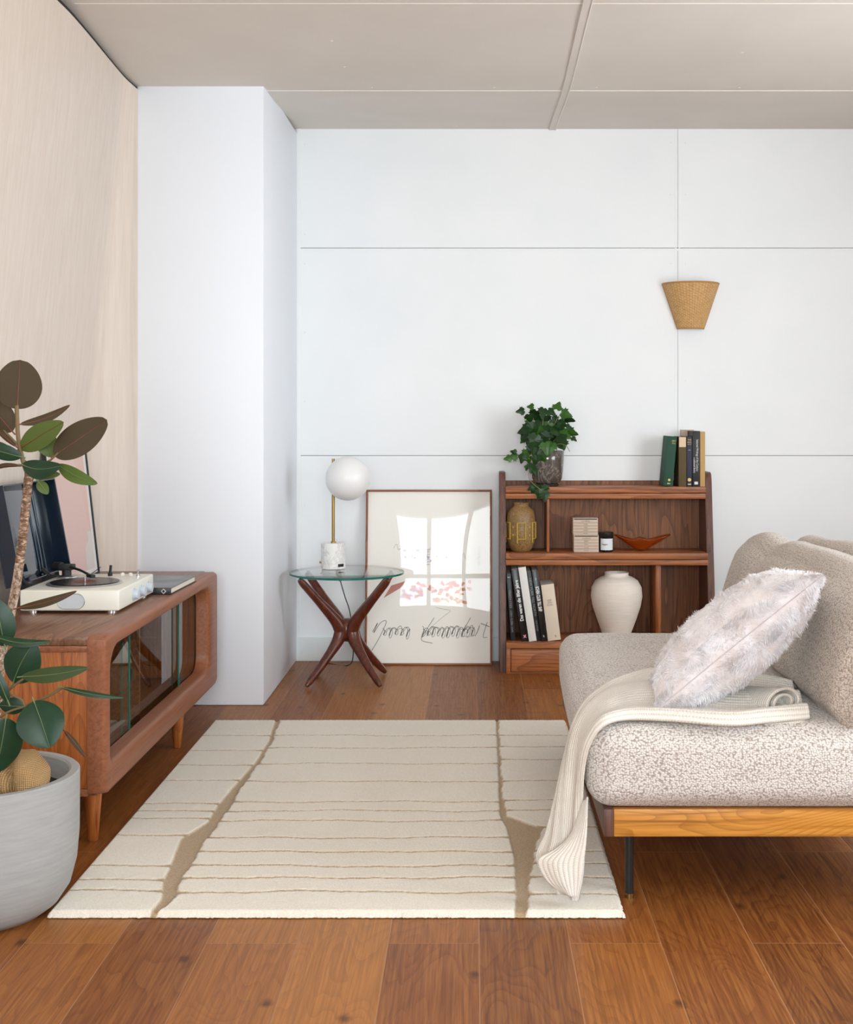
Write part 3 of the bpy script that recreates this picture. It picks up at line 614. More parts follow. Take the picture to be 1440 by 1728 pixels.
# ------------------------------------------------------------ large framed poster leaning on the back wall
def make_poster():
    yb, yt = 7.235, 7.352; H = .998; x0, x1 = -.622, .104; lean = math.atan2(yt-yb, H)
    t = thing('framed_poster', 'large framed poster with grey scribble and pink smudges leaning on the white wall', 'picture', ((x0+x1)/2, yb+.02, 0))
    M = Matrix.Translation((0, yb, 0.001)) @ Matrix.Rotation(-lean, 4, 'X'); w_ = .0115
    for q in ((0, w_), (H-w_, H)): bm = BM(); box(bm, x0, x1, 0, .022, q[0], q[1], bev=.001, M=M); obj('frame_rail', bm, m_frameX, t)
    for q in ((x0, x0+w_), (x1-w_, x1)): bm = BM(); box(bm, q[0], q[1], 0, .022, w_, H-w_, bev=.001, M=M); obj('frame_stile', bm, m_frame, t)
    bm = BM(); box(bm, x0+w_, x1-w_, .012, .018, w_, H-w_, M=M); pr = obj('print', bm, m_paper, t)
    # plexiglass, slightly bowed
    me = gridmesh('plexiglass', 30, 30, lambda u, v: tuple(M @ Vector((x0+w_+(x1-x0-2*w_)*u, .008-.0035*(1-(2*u-1)**2)*(1-(2*v-1)**2), w_+(H-2*w_)*v))))
    obj('plexiglass', me, m_plexi, t, 80)
    yy = .0105
    def pt(px, py):                                    # px 0..1309, py 0..1728 in the close-up of the poster
        x = x0+w_+(px-122)/(1190-122)*(x1-x0-2*w_); z = H-w_-(py-100)/(1625-100)*(H-2*w_); return M @ Vector((x, yy+.0012, z))
    m_pen = plain('graphite', '#4a4846', .8); bm = BM()
    def stroke(P, r=.0014): tube(bm, smooth_path([pt(*p) for p in P], 5), r, 5)
    # loose handwriting-like loops along the bottom (a generic scribble)
    stroke([(170, 1350), (215, 1270), (180, 1360), (240, 1270), (290, 1260), (230, 1400), (165, 1515)])
    x = 250; random.seed(3)
    for wd, n_ in ((250, 5), (470, 11)):
        for rep in (0, 1):
            P = []; hs = [random.uniform(26, 70) for _ in range(n_+1)]
            for i in range(n_*8):
                f_ = i/8; hh_ = hs[int(f_)]; th_ = 2*PI*f_; yy_ = -math.cos(th_)*hh_*.75; xx_ = x+wd*f_/n_+math.sin(th_)*(13+8*rep)
                P.append((xx_-yy_*-.0-(yy_*.28)+rep*9, 1345+yy_+rep*10+8*math.sin(f_*1.7)))
            stroke(P, .0013 if rep == 0 else .0010)
        x += wd+90
    stroke([(705, 1225), (640, 1330), (595, 1420), (690, 1450)]); stroke([(600, 1400), (700, 1290), (790, 1210), (845, 1165), (790, 1150), (720, 1135)], .0006)
    stroke([(1020, 1225), (960, 1340), (1000, 1300), (1040, 1350)]); stroke([(1110, 1275), (1185, 1305)], .0018); stroke([(1165, 1265), (1130, 1390), (1165, 1398)])
    stroke([(980, 1290), (940, 1380), (1060, 1380), (1100, 1290), (1060, 1390)], .0009)
    for (cx_, cy_, n_) in ((650, 620, 7), (1095, 600, 8)):
        for i in range(n_): stroke([(cx_-12, cy_+i*22+8), (cx_+2, cy_+i*22-4), (cx_+14, cy_+i*22+4)], .0009)
    for q in range(9):
        a = 330+q*85+random.uniform(-20, 20); b = 660+random.uniform(-60, 40); stroke([(a, b), (a+30, b-40), (a+45, b+10), (a+90, b-30)], .0006)
    obj('pencil_scribble', bm, m_pen, pr, 0)
    for cols, reg, n_, s_ in (('#e6a9a2', (430, 1020, 900, 1050), 26, 24), ('#eab79a', (700, 1060, 970, 1090), 16, 22), ('#c3c6e2', (420, 1060, 620, 720), 9, 16), ('#dcb0c4', (420, 600, 960, 1060), 9, 20)):
        bm = BM()
        for i in range(n_):
            px_, py_ = random.uniform(reg[0], reg[1]), random.uniform(reg[2], reg[3]); k_ = random.randint(7, 10); ph = random.random()*6
            vs = []
            for j in range(k_):
                a = 2*PI*j/k_+ph; rr_ = s_*random.uniform(.3, 1.2); p = pt(px_+rr_*1.3*math.cos(a), py_+rr_*math.sin(a)); vs.append(bm.verts.new(p))
            f_ = bm.faces.new(vs)
        bmesh.ops.triangulate(bm, faces=bm.faces[:]); obj('pastel_smudge', bm, plain('pastel', cols, .9), pr, 0)
    bm = BM(); vs = [bm.verts.new(pt(*p)) for p in ((265, 1050), (330, 940), (455, 900), (430, 950))]; bm.faces.new(vs); obj('rose_smudge', bm, plain('rose', '#c98a80', .9), pr, 0)
make_poster()

# ------------------------------------------------------------ bookcase
BX0, BX1 = .178, 1.300
def make_bookcase():
    t = thing('bookcase', 'low open teak bookcase with sloping sides against the white back wall', 'bookcase', (.74, 7.2, 0))
    prof = [(7.375, 0), (7.03, 0), (7.03, .15), (7.165, 1.06), (7.175, 1.085), (7.19, 1.097), (7.21, 1.10), (7.375, 1.10)]
    for x0, x1 in ((.144, BX0), (BX1, 1.338)):
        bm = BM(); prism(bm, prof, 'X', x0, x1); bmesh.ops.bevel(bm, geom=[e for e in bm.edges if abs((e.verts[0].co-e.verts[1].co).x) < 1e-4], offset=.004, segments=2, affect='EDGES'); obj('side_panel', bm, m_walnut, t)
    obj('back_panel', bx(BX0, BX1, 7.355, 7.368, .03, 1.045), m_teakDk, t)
    for z, yf in ((1.02, 7.135), (.655, 7.065)):
        bm = BM(); box(bm, BX0, BX1, yf, 7.355, z-.034, z, bev=.002); s_ = obj('shelf', bm, m_teakX, t)
        bm = BM(); box(bm, BX0, BX1, yf+.003, yf+.028, z-.067, z-.0375, bev=.002); obj('shelf_rail', bm, m_teakX, s_)
    bm = BM(); box(bm, BX0, BX1, 7.0, 7.355, .138, .170, bev=.002); obj('shelf', bm, m_teakX, t)
    bm = BM(); box(bm, BX0, BX0+.024, 7.003, 7.04, 0, .1375, bev=.001); box(bm, BX1-.024, BX1, 7.003, 7.04, 0, .1375, bev=.001); box(bm, BX0+.024, BX1-.024, 7.01, 7.03, 0, .008); obj('plinth', bm, m_teakX, t)
    obj('drawer', bx(BX0+.027, BX1-.027, 7.001, 7.02, .010, .134, bev=.002), m_teakX, t)
    obj('divider', bx(.407, .422, 7.12, 7.354, .656, .952, bev=.003), m_teakZ, t)
    bm = BM(); box(bm, 1.015, 1.045, 7.11, 7.354, .171, .587, bev=.004); box(bm, 1.022, 1.038, 7.103, 7.112, .171, .587, bev=.003); obj('divider', bm, m_teakZ, t)
make_bookcase()

def book(name, label, cat_mat, x, y, z, w_, h, d, lean=0, pages=True, group=None, title=None, extra=None, yaw=0):
    """spine faces the camera; x is the left bottom corner of the spine, lean > 0 tips the top to the right"""
    t = thing(name, label, 'book', (x+w_/2, y+d/2, z), group)
    M = Matrix.Translation((x, y, z)) @ Matrix.Rotation(R(lean), 4, 'Y') @ Matrix.Rotation(R(yaw), 4, 'Z')
    bm = BM(); c = .0022
    box(bm, 0, c, .001, d, 0, h, M=M); box(bm, w_-c, w_, .001, d, 0, h, M=M); box(bm, 0, w_, 0, c, 0, h, bev=.001, M=M)
    obj('cover', bm, cat_mat, t)
    bm = BM(); box(bm, c, w_-c, c, d-.004, .003, h-.003, M=M); obj('pages', bm, m_page, t)
    T = M @ Matrix.Translation((w_/2, -.0008, 0)) @ FACE_CAM
    for q in (title or []):
        body, size, zc, mat, rot, sx = q[:6]; dx = q[6] if len(q) > 6 else 0
        text_bm(body, size, T @ Matrix.Translation((dx, zc, 0)) @ Matrix.Rotation(R(rot), 4, 'Z'), mat, t, sx=sx, bold=(q[7] if len(q) > 7 else 0))
    if extra: extra(t, M)
    return t
def patch(name, M, x0, x1, z0, z1, mat, t, y=-.0008, round_=False):
    bm = BM()
    if round_:
        tube(bm, [M @ Vector(((x0+x1)/2, y, (z0+z1)/2)), M @ Vector(((x0+x1)/2, y+.001, (z0+z1)/2))], (x1-x0)/2, 20)
    else: box(bm, x0, x1, y, y+.001, z0, z1, M=M)
    return obj(name, bm, mat, t)
m_gold = plain('gold_print', '#c9b36a', .4, Metallic=.4); m_ink = plain('white_print', '#e4e2df', .6); m_greyink = plain('grey_print', '#8a8a8a', .6); m_lil = plain('lilac_print', '#b6b0dc', .6)
# top shelf books (z = 1.02)
Z = 1.0203; G = 'old hardbacks on top of the bookcase'
book('hardback_book', 'dark green cloth hardback with gold lettering, tilted, at the left end of the top row', plain('green_cloth', '#1c4836', .7), 1.066, 7.16, Z+.0046, .052, .281, .17, lean=5.0, group=G,
     title=[('ART', .013, .255, m_gold, 0, 1.0, .010), ('PLA', .011, .242, m_gold, 0, 1.0, .010)], extra=lambda t, M: (patch('gold_motif', M, .022, .036, .028, .042, m_gold, t, round_=True), patch('gold_band', M, .020, .036, .012, .018, m_gold, t)))
book('hardback_book', 'olive brown hardback with a cream label at the top of its spine', plain('olive_cloth', '#5a4a2a', .75), 1.150, 7.15, Z, .043, .282, .17, group=G,
     extra=lambda t, M: patch('paper_label', M, .002, .040, .222, .278, plain('cream_label', '#e2c9a6', .8), t))
book('hardback_book', 'slim navy blue hardback with gold lettering beside the tall black one', plain('navy_cloth', '#23253f', .6), 1.196, 7.155, Z, .030, .282, .17, group=G,
     title=[('THE', .012, .262, m_gold, 0, 1, 0), ('KING', .010, .249, m_gold, 0, 1, 0), ('OF IT', .009, .237, m_gold, 0, 1, 0), ('VOL', .007, .205, m_ink, 0, 1, 0)], extra=lambda t, M: (patch('gold_motif', M, .005, .025, .028, .048, m_gold, t, round_=True), patch('gold_band', M, .006, .024, .010, .016, m_gold, t)))
book('hardback_book', 'tall black hardback with cream lettering running up its spine', plain('black_cloth', '#161717', .5), 1.228, 7.15, Z, .040, .312, .18, group=G,
     title=[('Selected Writings of the Century', .017, .175, m_ink, -90, .78, .006), ('a collected library', .015, .120, m_ink, -90, .8, -.010)], extra=lambda t, M: patch('publisher_block', M, .010, .030, .012, .028, m_ink, t))
book('hardback_book', 'tan hardback at the right end of the top row against the bookcase side', plain('tan_board', '#c09a62', .7), 1.270, 7.15, Z, .028, .308, .18, group=G)
book('hardback_book', 'pinkish beige hardback standing behind the navy and black books', plain('beige_board', '#b9a596', .7), 1.190, 7.322, Z, .075, .318, .022, group=G)
# lower shelf books (z = .17), leaning to the left
Z = .1703; G = 'books on the bottom shelf'
bk = plain('black_jacket', '#17181a', .4); bk2 = plain('black_gloss_jacket', '#141416', .3)
book('paperback_book', 'thin black book with small white capitals at the left end of the bottom shelf', bk, .2035, 7.06, Z, .027, .368, .24, lean=-3.6, group=G, title=[('EAST MEETS WEST   KELLY HOPPEN', .0155, .165, m_greyink, 90, .95), ('B', .02, .352, m_ink, 90, .6)])
def cross(t, M): text_bm('x', .03, M @ Matrix.Translation((.022, -.001, .028)) @ FACE_CAM, plain('pink_print', '#e89aa8', .6), t, 'red_mark', bold=.001)
book('hardback_book', 'thick black book with bold white title reading up its spine on the bottom shelf', bk2, .2635, 7.04, Z, .040, .400, .26, lean=-8.3, group=G, title=[('Das waren die 80er Jahre', .026, .225, m_ink, 90, .85, 0, .0006)], extra=cross)
book('hardback_book', 'plain white book between two black books on the bottom shelf', plain('white_jacket', '#dedcd7', .6), .3050, 7.03, Z, .042, .412, .27, lean=-8.4, group=G)
book('paperback_book', 'black book with faint grey capitals just right of the white book', bk, .3480, 7.05, Z, .025, .385, .25, lean=-8.2, group=G, title=[('NEW YORK TILL NORTH', .020, .245, m_greyink, -90, .95), ('TIME ZONES', .012, .085, m_greyink, -90, .9)])
book('paperback_book', 'black book with squashed white block capitals beside the cream box book', bk2, .3745, 7.04, Z, .032, .392, .25, lean=-8.0, group=G, title=[('SCHEN CLUB TILL SHIP', .026, .235, m_ink, -90, .52, 0, .0008), ('I', .018, .345, m_ink, 0, 1), ('k', .018, .028, m_ink, 0, 1)])
book('boxed_book', 'thick cream book with tiny printed title leaning at the right of the bottom shelf row', plain('cream_jacket', '#dbccb8', .7), .4100, 7.05, Z, .072, .312, .23, lean=-7.2, group=G, title=[('DER\nZEN\nPLAN', .013, .21, plain('brown_print', '#8b7a68', .8), 0, 1), ('k', .018, .024, plain('dark_print', '#6a5a4c', .8), 0, 1, .01)])

def make_small_things():
    # speckled tan vase
    m_tan = Mt('speckled_tan_glaze', .45); v = m_tan.co(); a = m_tan.noise(v, 130, 4, .7); m_tan.color(m_tan.ramp(a, [(.35, '#6b4f2c'), (.55, '#927044'), (.7, '#a98a58')])); m_tan.bump(a, .3, .0015); m_tan = m_tan.m
    c = Vector((.2645, 7.17, .6553)); t = thing('ceramic_vase', 'speckled tan ceramic vase with yellow relief squares on the middle shelf', 'vase', c)
    prof = [(.046, 0), (.052, .004), (.064, .02), (.078, .055), (.081, .10), (.082, .15), (.080, .19), (.074, .225), (.055, .248), (.045, .254), (.043, .262), (.046, .270), (.047, .274), (.041, .274), (.040, .262), (.0, .25)]
    bm = BM(); lathe(bm, prof, c, 48); b = obj('body', bm, m_tan, t, 60)
    bm = BM(); mg = plain('yellow_relief', '#b99a35', .4)
    def onv(a, z): return (c.x+.0832*math.sin(a), c.y-.0832*math.cos(a), c.z+z)
    for a0, a1 in ((-1.5, -.85), (-.28, .28), (.85, 1.5)):
        P = []
        for q in range(9): P.append(onv(a0+(a1-a0)*q/8, .075))
        for q in range(5): P.append(onv(a1, .075+.09*q/4))
        for q in range(9): P.append(onv(a1-(a1-a0)*q/8, .165))
        for q in range(6): P.append(onv(a0, .165-.09*q/4))
        tube(bm, P, .0034, 6, False)
    for a in (-.55, .55):
        for z in (.098, .142):
            tube(bm, [onv(a, z), (onv(a, z)[0]+.004*math.sin(a), onv(a, z)[1]-.004*math.cos(a), c.z+z)], .006, 10)
    obj('relief', bm, mg, b)
    # two stacked boxes
    m_box = plain('pinkish_card', '#cdb9a6', .8); m_line = plain('card_line', '#8e7a6c', .8); m_lip = plain('black_box_lip', '#2a2019', .7)
    for i, lab in enumerate(('beige ribbed card box with printed lines, the lower of the two stacked boxes', 'beige ribbed card box with black lid line, the upper of the two stacked boxes')):
        z0 = .6553+i*.0955; x0 = .559+(.0 if i == 0 else -.004); x1 = x0+.139; y0, y1 = 7.12, 7.26
        t = thing('card_box', lab, 'box', ((x0+x1)/2, (y0+y1)/2, z0), 'stacked card boxes')
        obj('carton', bx(x0, x1, y0, y1, z0, z0+.0945, bev=.0015), m_box, t)
        bm = BM(); box(bm, x0+.005, x1-.005, y0-.0006, y0+.001, z0+.0865, z0+.0915); obj('lid_gap', bm, m_lip, t)
        bm = BM()
        for q in range(1, 5): box(bm, x0+.002, x1-.002, y0-.0005, y0+.001, z0+q*.017, z0+q*.017+.0022)
        obj('ridge', bm, m_line, t)
        for q, s_ in enumerate(('NO. 04', 'NATUR', 'FORM', 'PAPIER', 'A NOTEBOOK')): text_bm(s_, .0075, Matrix.Translation(((x0+x1)/2, y0-.001, z0+.0095+q*.017)) @ FACE_CAM, m_line, t)
    # candle
    c = Vector((.742, 7.15, .6553)); t = thing('candle_jar', 'black glass candle jar with white label and lid next to the card boxes', 'candle', c)
    bm = BM(); lathe(bm, [(.037, 0), (.040, .004), (.040, .082), (0, .082)], c, 40); obj('jar', bm, plain('black_glass', '#0d0e0f', .08), t)
    bm = BM(); lathe(bm, [(.0405, .0825), (.0415, .084), (.0415, .108), (.039, .111), (0, .111)], c, 40); obj('lid', bm, plain('black_lid', '#161513', .3), t)
    me = gridmesh('label', 16, 1, lambda u, v: (c.x+.0404*math.sin(-.95+2.0*u), c.y-.0404*math.cos(-.95+2.0*u), c.z+.012+.064*v)); l = obj('label', me, plain('candle_label', '#dfe3e6', .6), t)
    text_bm('Hagen', .013, Matrix.Translation((c.x-.012, c.y-.0412, c.z+.045)) @ FACE_CAM, m_black, l, ext=.0002)
    # amber glass dish with three drawn-out points
    m_amb = sheet_glass('amber_glass', (.62, .23, .05, 1), 1.7); c = Vector((.945, 7.19, .6553))
    ma = Mt('amber_glass_body', .05, Transmission_Weight=.85, IOR=1.5); ma.color('#e0761a'); ma = ma.m
    def amb(u, v):
        a = 2*PI*u; rr = v
        reach = .050+.115*max(0, math.cos(a))**5+.105*max(0, math.cos(a-PI))**5+.02*max(0, math.cos(a-PI/2))**4+.02*max(0, math.cos(a+PI/2))**4
        up = .060+.020*abs(math.cos(a))**4+.006*math.cos(4*a)
        r_ = .022+(reach-.022)*rr**1.1 if rr > 0 else .0
        r_ = max(.0, r_) if v > .04 else .022*v/.04
        return (c.x+r_*math.cos(a), c.y+r_*math.sin(a)*.8, c.z+.006+up*rr**1.15)
    me = gridmesh('glass_dish', 72, 16, amb); o = obj('glass_dish', me, ma, None, 70); md = o.modifiers.new('thick', 'SOLIDIFY'); md.thickness = .007; md.offset = -.4
    tag(o, 'amber glass dish with long pointed tips on the middle shelf of the bookcase', 'dish')
    # cream vase on the lower shelf
    m_cv = Mt('matt_cream_ceramic', .75); v = m_cv.co(scale=(1, 1, 9)); a = m_cv.noise(v, 14, 3); m_cv.color(m_cv.ramp(a, [(.3, '#e3d8cb'), (.7, '#ebe2d7')])); m_cv.bump(a, .25, .002); m_cv = m_cv.m
    c = Vector((.802, 7.16, .1703)); prof = [(.070, 0), (.075, .004), (.086, .04), (.112, .11), (.135, .18), (.1445, .235), (.140, .285), (.120, .322), (.090, .342), (.070, .348), (.066, .356), (.068, .366), (.066, .369), (.060, .366), (.060, .35), (.0, .33)]
    bm = BM(); lathe(bm, prof, c, 64); tag(obj('cream_vase', bm, m_cv, smooth=60), 'rounded matt cream ceramic vase standing on the lower shelf of the bookcase', 'vase')
make_small_things()

# ------------------------------------------------------------ ivy in a glazed pot on the bookcase
def make_ivy():
    m_pot = Mt('marbled_grey_glaze', .15, Coat_Weight=.5); v = m_pot.co(); a = m_pot.noise(v, 6, 3, .5, 3); m_pot.color(m_pot.ramp(a, [(.40, '#4f4742'), (.49, '#5c534c'), (.52, '#8d857a'), (.55, '#544c46')])); m_pot = m_pot.m
    c = Vector((.415, 7.225, 1.0203)); t = thing('potted_ivy', 'trailing green ivy in a glossy marbled grey pot on top of the bookcase', 'potted plant', c)
    bm = BM(); lathe(bm, [(.060, 0), (.068, .003), (.070, .012), (.066, .014), (.0, .014)], c, 48); obj('saucer', bm, plain('dark_saucer', '#38322f', .15), t)
    bm = BM(); lathe(bm, [(.060, .0143), (.072, .020), (.085, .045), (.092, .09), (.096, .15), (.097, .198), (.094, .200), (.091, .198), (.088, .17), (.0, .17)], c, 56); obj('pot', bm, m_pot, t, 60)
    bm = BM(); lathe(bm, [(.087, .1705), (.05, .178), (.0, .18)], c, 24); obj('soil', bm, m_soil, t)
    g1 = leafmat('ivy_leaf_dark', '#142c12', '#214419', '#29491e', .35); g2 = leafmat('ivy_leaf_light', '#294f1a', '#3c6623', '#375a22', .35)
    out = [(0, -.04), (.16, -.16), (.34, -.10), (.44, .06), (.62, .10), (.50, .22), (.58, .42), (.40, .40), (.34, .52), (.26, .62), (.18, .84), (0, 1.05)]
    out = out+[(-x, y) for x, y in out[-2:0:-1]]
    rnd = random.Random(5); m_ivystem = plain('ivy_stem', '#8a7a55', .6)
    def leaf(px, py, D, s, ang, mt, tilt=0, yaw=0):
        p = at(px, py, D); bm = BM(); M = Matrix.Translation(p) @ Matrix.Rotation(R(yaw), 4, 'Z') @ Matrix.Rotation(R(tilt), 4, 'X') @ FACE_CAM @ Matrix.Rotation(R(ang), 4, 'Z')
        S = s*.0033; cv = bm.verts.new(M @ Vector((0, .38*S, .06*S))); vs = [bm.verts.new(M @ Vector((x*S, y*S, -.10*S*abs(x)-.05*S*y*y))) for x, y in out]
        for i in range(len(vs)): bm.faces.new((cv, vs[i], vs[(i+1) % len(vs)]))
        obj('leaf', bm, mt, t, 0)
        return p
    L = []
    # crown (angle 180 = tip pointing down)
    for (px, py, s, ang) in [(905, 694, 17, 150), (893, 700, 15, 200), (884, 693, 12, 100), (918, 690, 16, 170), (926, 692, 14, 220), (900, 686, 10, 80), (914, 704, 20, 175), (903, 716, 20, 140), (893, 722, 19, 120),
                             (940, 690, 15, 330), (949, 697, 16, 240), (953, 705, 17, 260), (944, 712, 14, 250), (957, 719, 10, 262), (958, 728, 17, 235), (966, 738, 9, 215), (886, 734, 12, 150), (884, 742, 8, 120), (896, 731, 17, 130),
                             (910, 728, 19, 185), (922, 720, 20, 195), (935, 722, 20, 210), (945, 728, 20, 225), (938, 740, 19, 200), (925, 742, 19, 180), (912, 745, 18, 170), (903, 748, 18, 175), (907, 758, 20, 175), (914, 764, 16, 190), (906, 770, 15, 165), (932, 708, 18, 240), (925, 730, 18, 160), (950, 744, 15, 195), (912, 712, 19, 160), (922, 702, 17, 190), (898, 740, 19, 150), (918, 736, 20, 170), (930, 732, 20, 190), (940, 718, 18, 215), (905, 735, 20, 165), (898, 712, 17, 130), (932, 748, 18, 175), (920, 748, 18, 190), (945, 736, 18, 205), (908, 722, 20, 180), (927, 715, 19, 175), (892, 728, 16, 130), (900, 755, 17, 150), (910, 752, 18, 190),
                             (890, 764, 14, 120), (883, 768, 13, 170), (893, 772, 12, 200), (871, 764, 9, 60), (872, 770, 13, 95), (862, 773, 11, 100), (898, 783, 15, 165), (902, 790, 12, 190), (890, 786, 8, 170)]:
        mt = g2 if rnd.random() < .35 else g1; D = 7.16+rnd.uniform(-.05, .05)-(.04 if py > 745 else 0)
        leaf(px, py, 7.105 if py > 752 else D, s*1.15, ang+rnd.uniform(-15, 15), mt, rnd.uniform(-35, 35), rnd.uniform(-30, 30))
    for (px, py, s, ang) in [(905, 818, 17, 150), (916, 820, 19, 190), (912, 826, 18, 170), (919, 830, 17, 185), (900, 822, 11, 120)]:
        leaf(px, py, 7.115, s, ang, g1, rnd.uniform(-20, 20), rnd.uniform(-20, 20))
    root = c+Vector((0, 0, .18))
    for P in ([(905, 745), (900, 700)], [(915, 745), (918, 693)], [(925, 745), (938, 712), (948, 695)], [(930, 750), (950, 730), (963, 735)], [(905, 750), (893, 730), (885, 735)], [(900, 750), (896, 780), (893, 805), (902, 818), (915, 828)], [(897, 775), (885, 768), (872, 770), (858, 772)], [(940, 750), (955, 752), (962, 762)]):
        low = P[-1][1] > 760; stems = BM(); tube(stems, smooth_path([root]+[at(px, py, 7.115 if low else 7.17) for px, py in P], 5), .0016, 6); obj('stem', stems, m_ivystem, t)

make_ivy()

# ------------------------------------------------------------ rattan wall lamp
def make_sconce():
    m = Mt('rattan', .6); sp = m.n('ShaderNodeSeparateXYZ', {0: m.n('ShaderNodeUVMap').outputs[0]}); a = m.math('ABSOLUTE', m.math('SINE', m.math('MULTIPLY', sp.outputs[1], PI*34))); b_ = m.math('ABSOLUTE', m.math('COSINE', m.math('MULTIPLY', sp.outputs[0], PI*26)))
    nz = m.noise(m.co(), 45, 3, .6); k_ = m.math('ADD', m.math('MULTIPLY', a, .45), m.math('ADD', m.math('MULTIPLY', b_, .18), m.math('MULTIPLY', nz, .5)))
    m.color(m.ramp(k_, [(.25, '#8f6536'), (.6, '#c6985f'), (.9, '#dcb67e')])); m = m.m; mr = plain('rattan_rim', '#b58752', .6)
    c = ((1165.5-HX)/F*YB, YB); z0, z1 = 1.39+(HY-553)/F*7.3, 1.39+(HY-477)/F*7.3; r0, r1 = .076, .163
    t = thing('wall_sconce', 'half-cone woven rattan wall lamp on the white back wall', 'wall lamp', (c[0], YB-.05, z0))
    def sf(u, v):
        a = PI+PI*u; r = r0+(r1-r0)*v; rw = v*34; st = u*26
        d = .0018*math.cos(PI*st)*(1 if int(rw) % 2 else -1)*abs(math.sin(PI*rw))+.0008*abs(math.sin(PI*rw))
        return (c[0]+(r+d)*math.cos(a), YB-.001+(r*.85+d)*math.sin(a), z0+(z1-z0)*v)
    o = obj('woven_shade', gridmesh('woven_shade', 156, 170, sf, uv=lambda u, v: (u, v)), m, t, 0)
    o.data.shade_smooth(); md = o.modifiers.new('thick', 'SOLIDIFY'); md.thickness = .003
    bm = BM()
    for r, z in ((r0, z0), (r1, z1)): tube(bm, [(c[0]+r*math.cos(PI+PI*i/40), YB-.002+r*.85*math.sin(PI+PI*i/40), z) for i in range(41)], .0045, 8)
    for s_ in (-1, 1): tube(bm, [(c[0]+s_*r0, YB-.006, z0), (c[0]+s_*r1, YB-.006, z1)], .004, 8)
    obj('rim', bm, mr, t)
make_sconce()

# ------------------------------------------------------------ sofa
def soft_box(name, x0, x1, y0, y1, z0, z1, r=.06, bulge=.012, n=48, warp=None):
    """a stuffed cushion: rounded box, sides swelling slightly"""
    bm = BM(); bmesh.ops.create_cube(bm, size=2); bmesh.ops.subdivide_edges(bm, edges=bm.edges[:], cuts=n, use_grid_fill=True)
    hx, hy, hz = (x1-x0)/2, (y1-y0)/2, (z1-z0)/2; c = Vector(((x0+x1)/2, (y0+y1)/2, (z0+z1)/2))
    for v in bm.verts:
        a, b, d = v.co
        def s(t, h):                       # put more samples in the rounded edges
            k = max(.0, 1-1.6*r/h); return math.copysign(abs(t)**.8, t) if t else 0
        a, b, d = s(a, hx), s(b, hy), s(d, hz)
        p = Vector((a*hx, b*hy, d*hz)); q = Vector((max(-hx+r, min(hx-r, p.x)), max(-hy+r, min(hy-r, p.y)), max(-hz+r, min(hz-r, p.z))))
        e = p-q
        if e.length > 1e-6: p = q+e.normalized()*r if (abs(e.x) > 1e-6)+(abs(e.y) > 1e-6)+(abs(e.z) > 1e-6) > 0 else p
        p.x += math.copysign(bulge*(1-b*b)*(1-d*d), a)*abs(a)**3; p.y += math.copysign(bulge*(1-a*a)*(1-d*d), b)*abs(b)**3; p.z += math.copysign(bulge*(1-a**4)*(1-b**4), d)*abs(d)**3
        p = p+c
        if warp: p = Vector(warp(p, a, b, d))
        v.co = p
    return bm
def make_sofa():
    x0, x1, y0, y1 = .373, 1.42, 3.65, 5.36
    t = thing('sofa', 'beige woven daybed sofa with honey wooden rail and slim black legs', 'sofa', ((x0+x1)/2, (y0+y1)/2, 0))
    obj('side_rail', bx(x0, x0+.028, y0, y1, .198, .276, bev=.002), m_walnut, t, label='darker walnut side rail')
    obj('side_rail', bx(x1-.028, x1, y0, y1, .198, .276, bev=.002), m_walnut, t)
    obj('end_rail', bx(x0+.0285, x1-.0285, y0+.001, y0+.03, .198, .276, bev=.002), m_honey, t, label='honey coloured wooden rail')
    obj('end_rail', bx(x0+.0285, x1-.0285, y1-.03, y1-.001, .198, .276, bev=.002), m_honey, t)
    obj('platform', bx(x0+.03, x1-.03, y0+.032, y1-.032, .232, .272), m_teakY, t)
    for x in (.453, 1.33):
        for y in (3.715, 5.26):
            bm = BM(); cyl(bm, (x, y, .014), (x, y, .231), .0125, 20); l = obj('leg', bm, m_black, t)
            bm = BM(); cyl(bm, (x, y, .0), (x, y, .0138), .013, 20); obj('foot', bm, m_brass, l)
    def wseat(p, a, b, d):
        z = p.z
        if d > 0: z += .006*noise.noise(Vector((p.x*4, p.y*3, 0)))
        return (p.x+(-.010+.030*(p.y-y0)/(y1-y0) if a < 0 else 0)*abs(a), p.y, z)
    obj('seat_cushion', soft_box('seat', .335, 1.40, 3.625, 5.31, .277, .515, r=.072, bulge=.013, n=56, warp=wseat), m_boucle, t, 80)
    # long back cushion leaning back, dented at the top, and the one behind it
    def wback(p, a, b, d):
        h = (p.z-.50)/.42; x = p.x+.105*max(0, h)**1.15-(.035*max(0, h) if a > 0 else 0)*a; z = p.z
        z += (.012*math.exp(-((p.y-5.26)/.14)**2)-.022*math.exp(-((p.y-4.95)/.10)**2)+.03*(5.4-p.y)/1.8)*d if d > 0 else 0
        if d < -.2: z += .0
        x += .014*noise.noise(Vector((p.y*3.2, p.z*5, 1))) ; y = p.y-(.06*max(0, h) if b > 0 else 0)*abs(b)**2
        return (x, y, z)
    obj('back_cushion', soft_box('back', 1.015, 1.21, 3.60, 5.47, .506, .900, r=.085, bulge=.03, n=52, warp=wback), m_boucle_b, t, 80)
    def wback2(p, a, b, d):
        h = (p.z-.50)/.42; return (p.x+.105*max(0, h), p.y, p.z+.012*math.sin(p.y*6))
    obj('back_cushion', soft_box('back', 1.19, 1.33, 3.66, 5.22, .53, .928, r=.065, bulge=.02, n=32, warp=wback2), m_boucle_b, t, 80)
make_sofa()

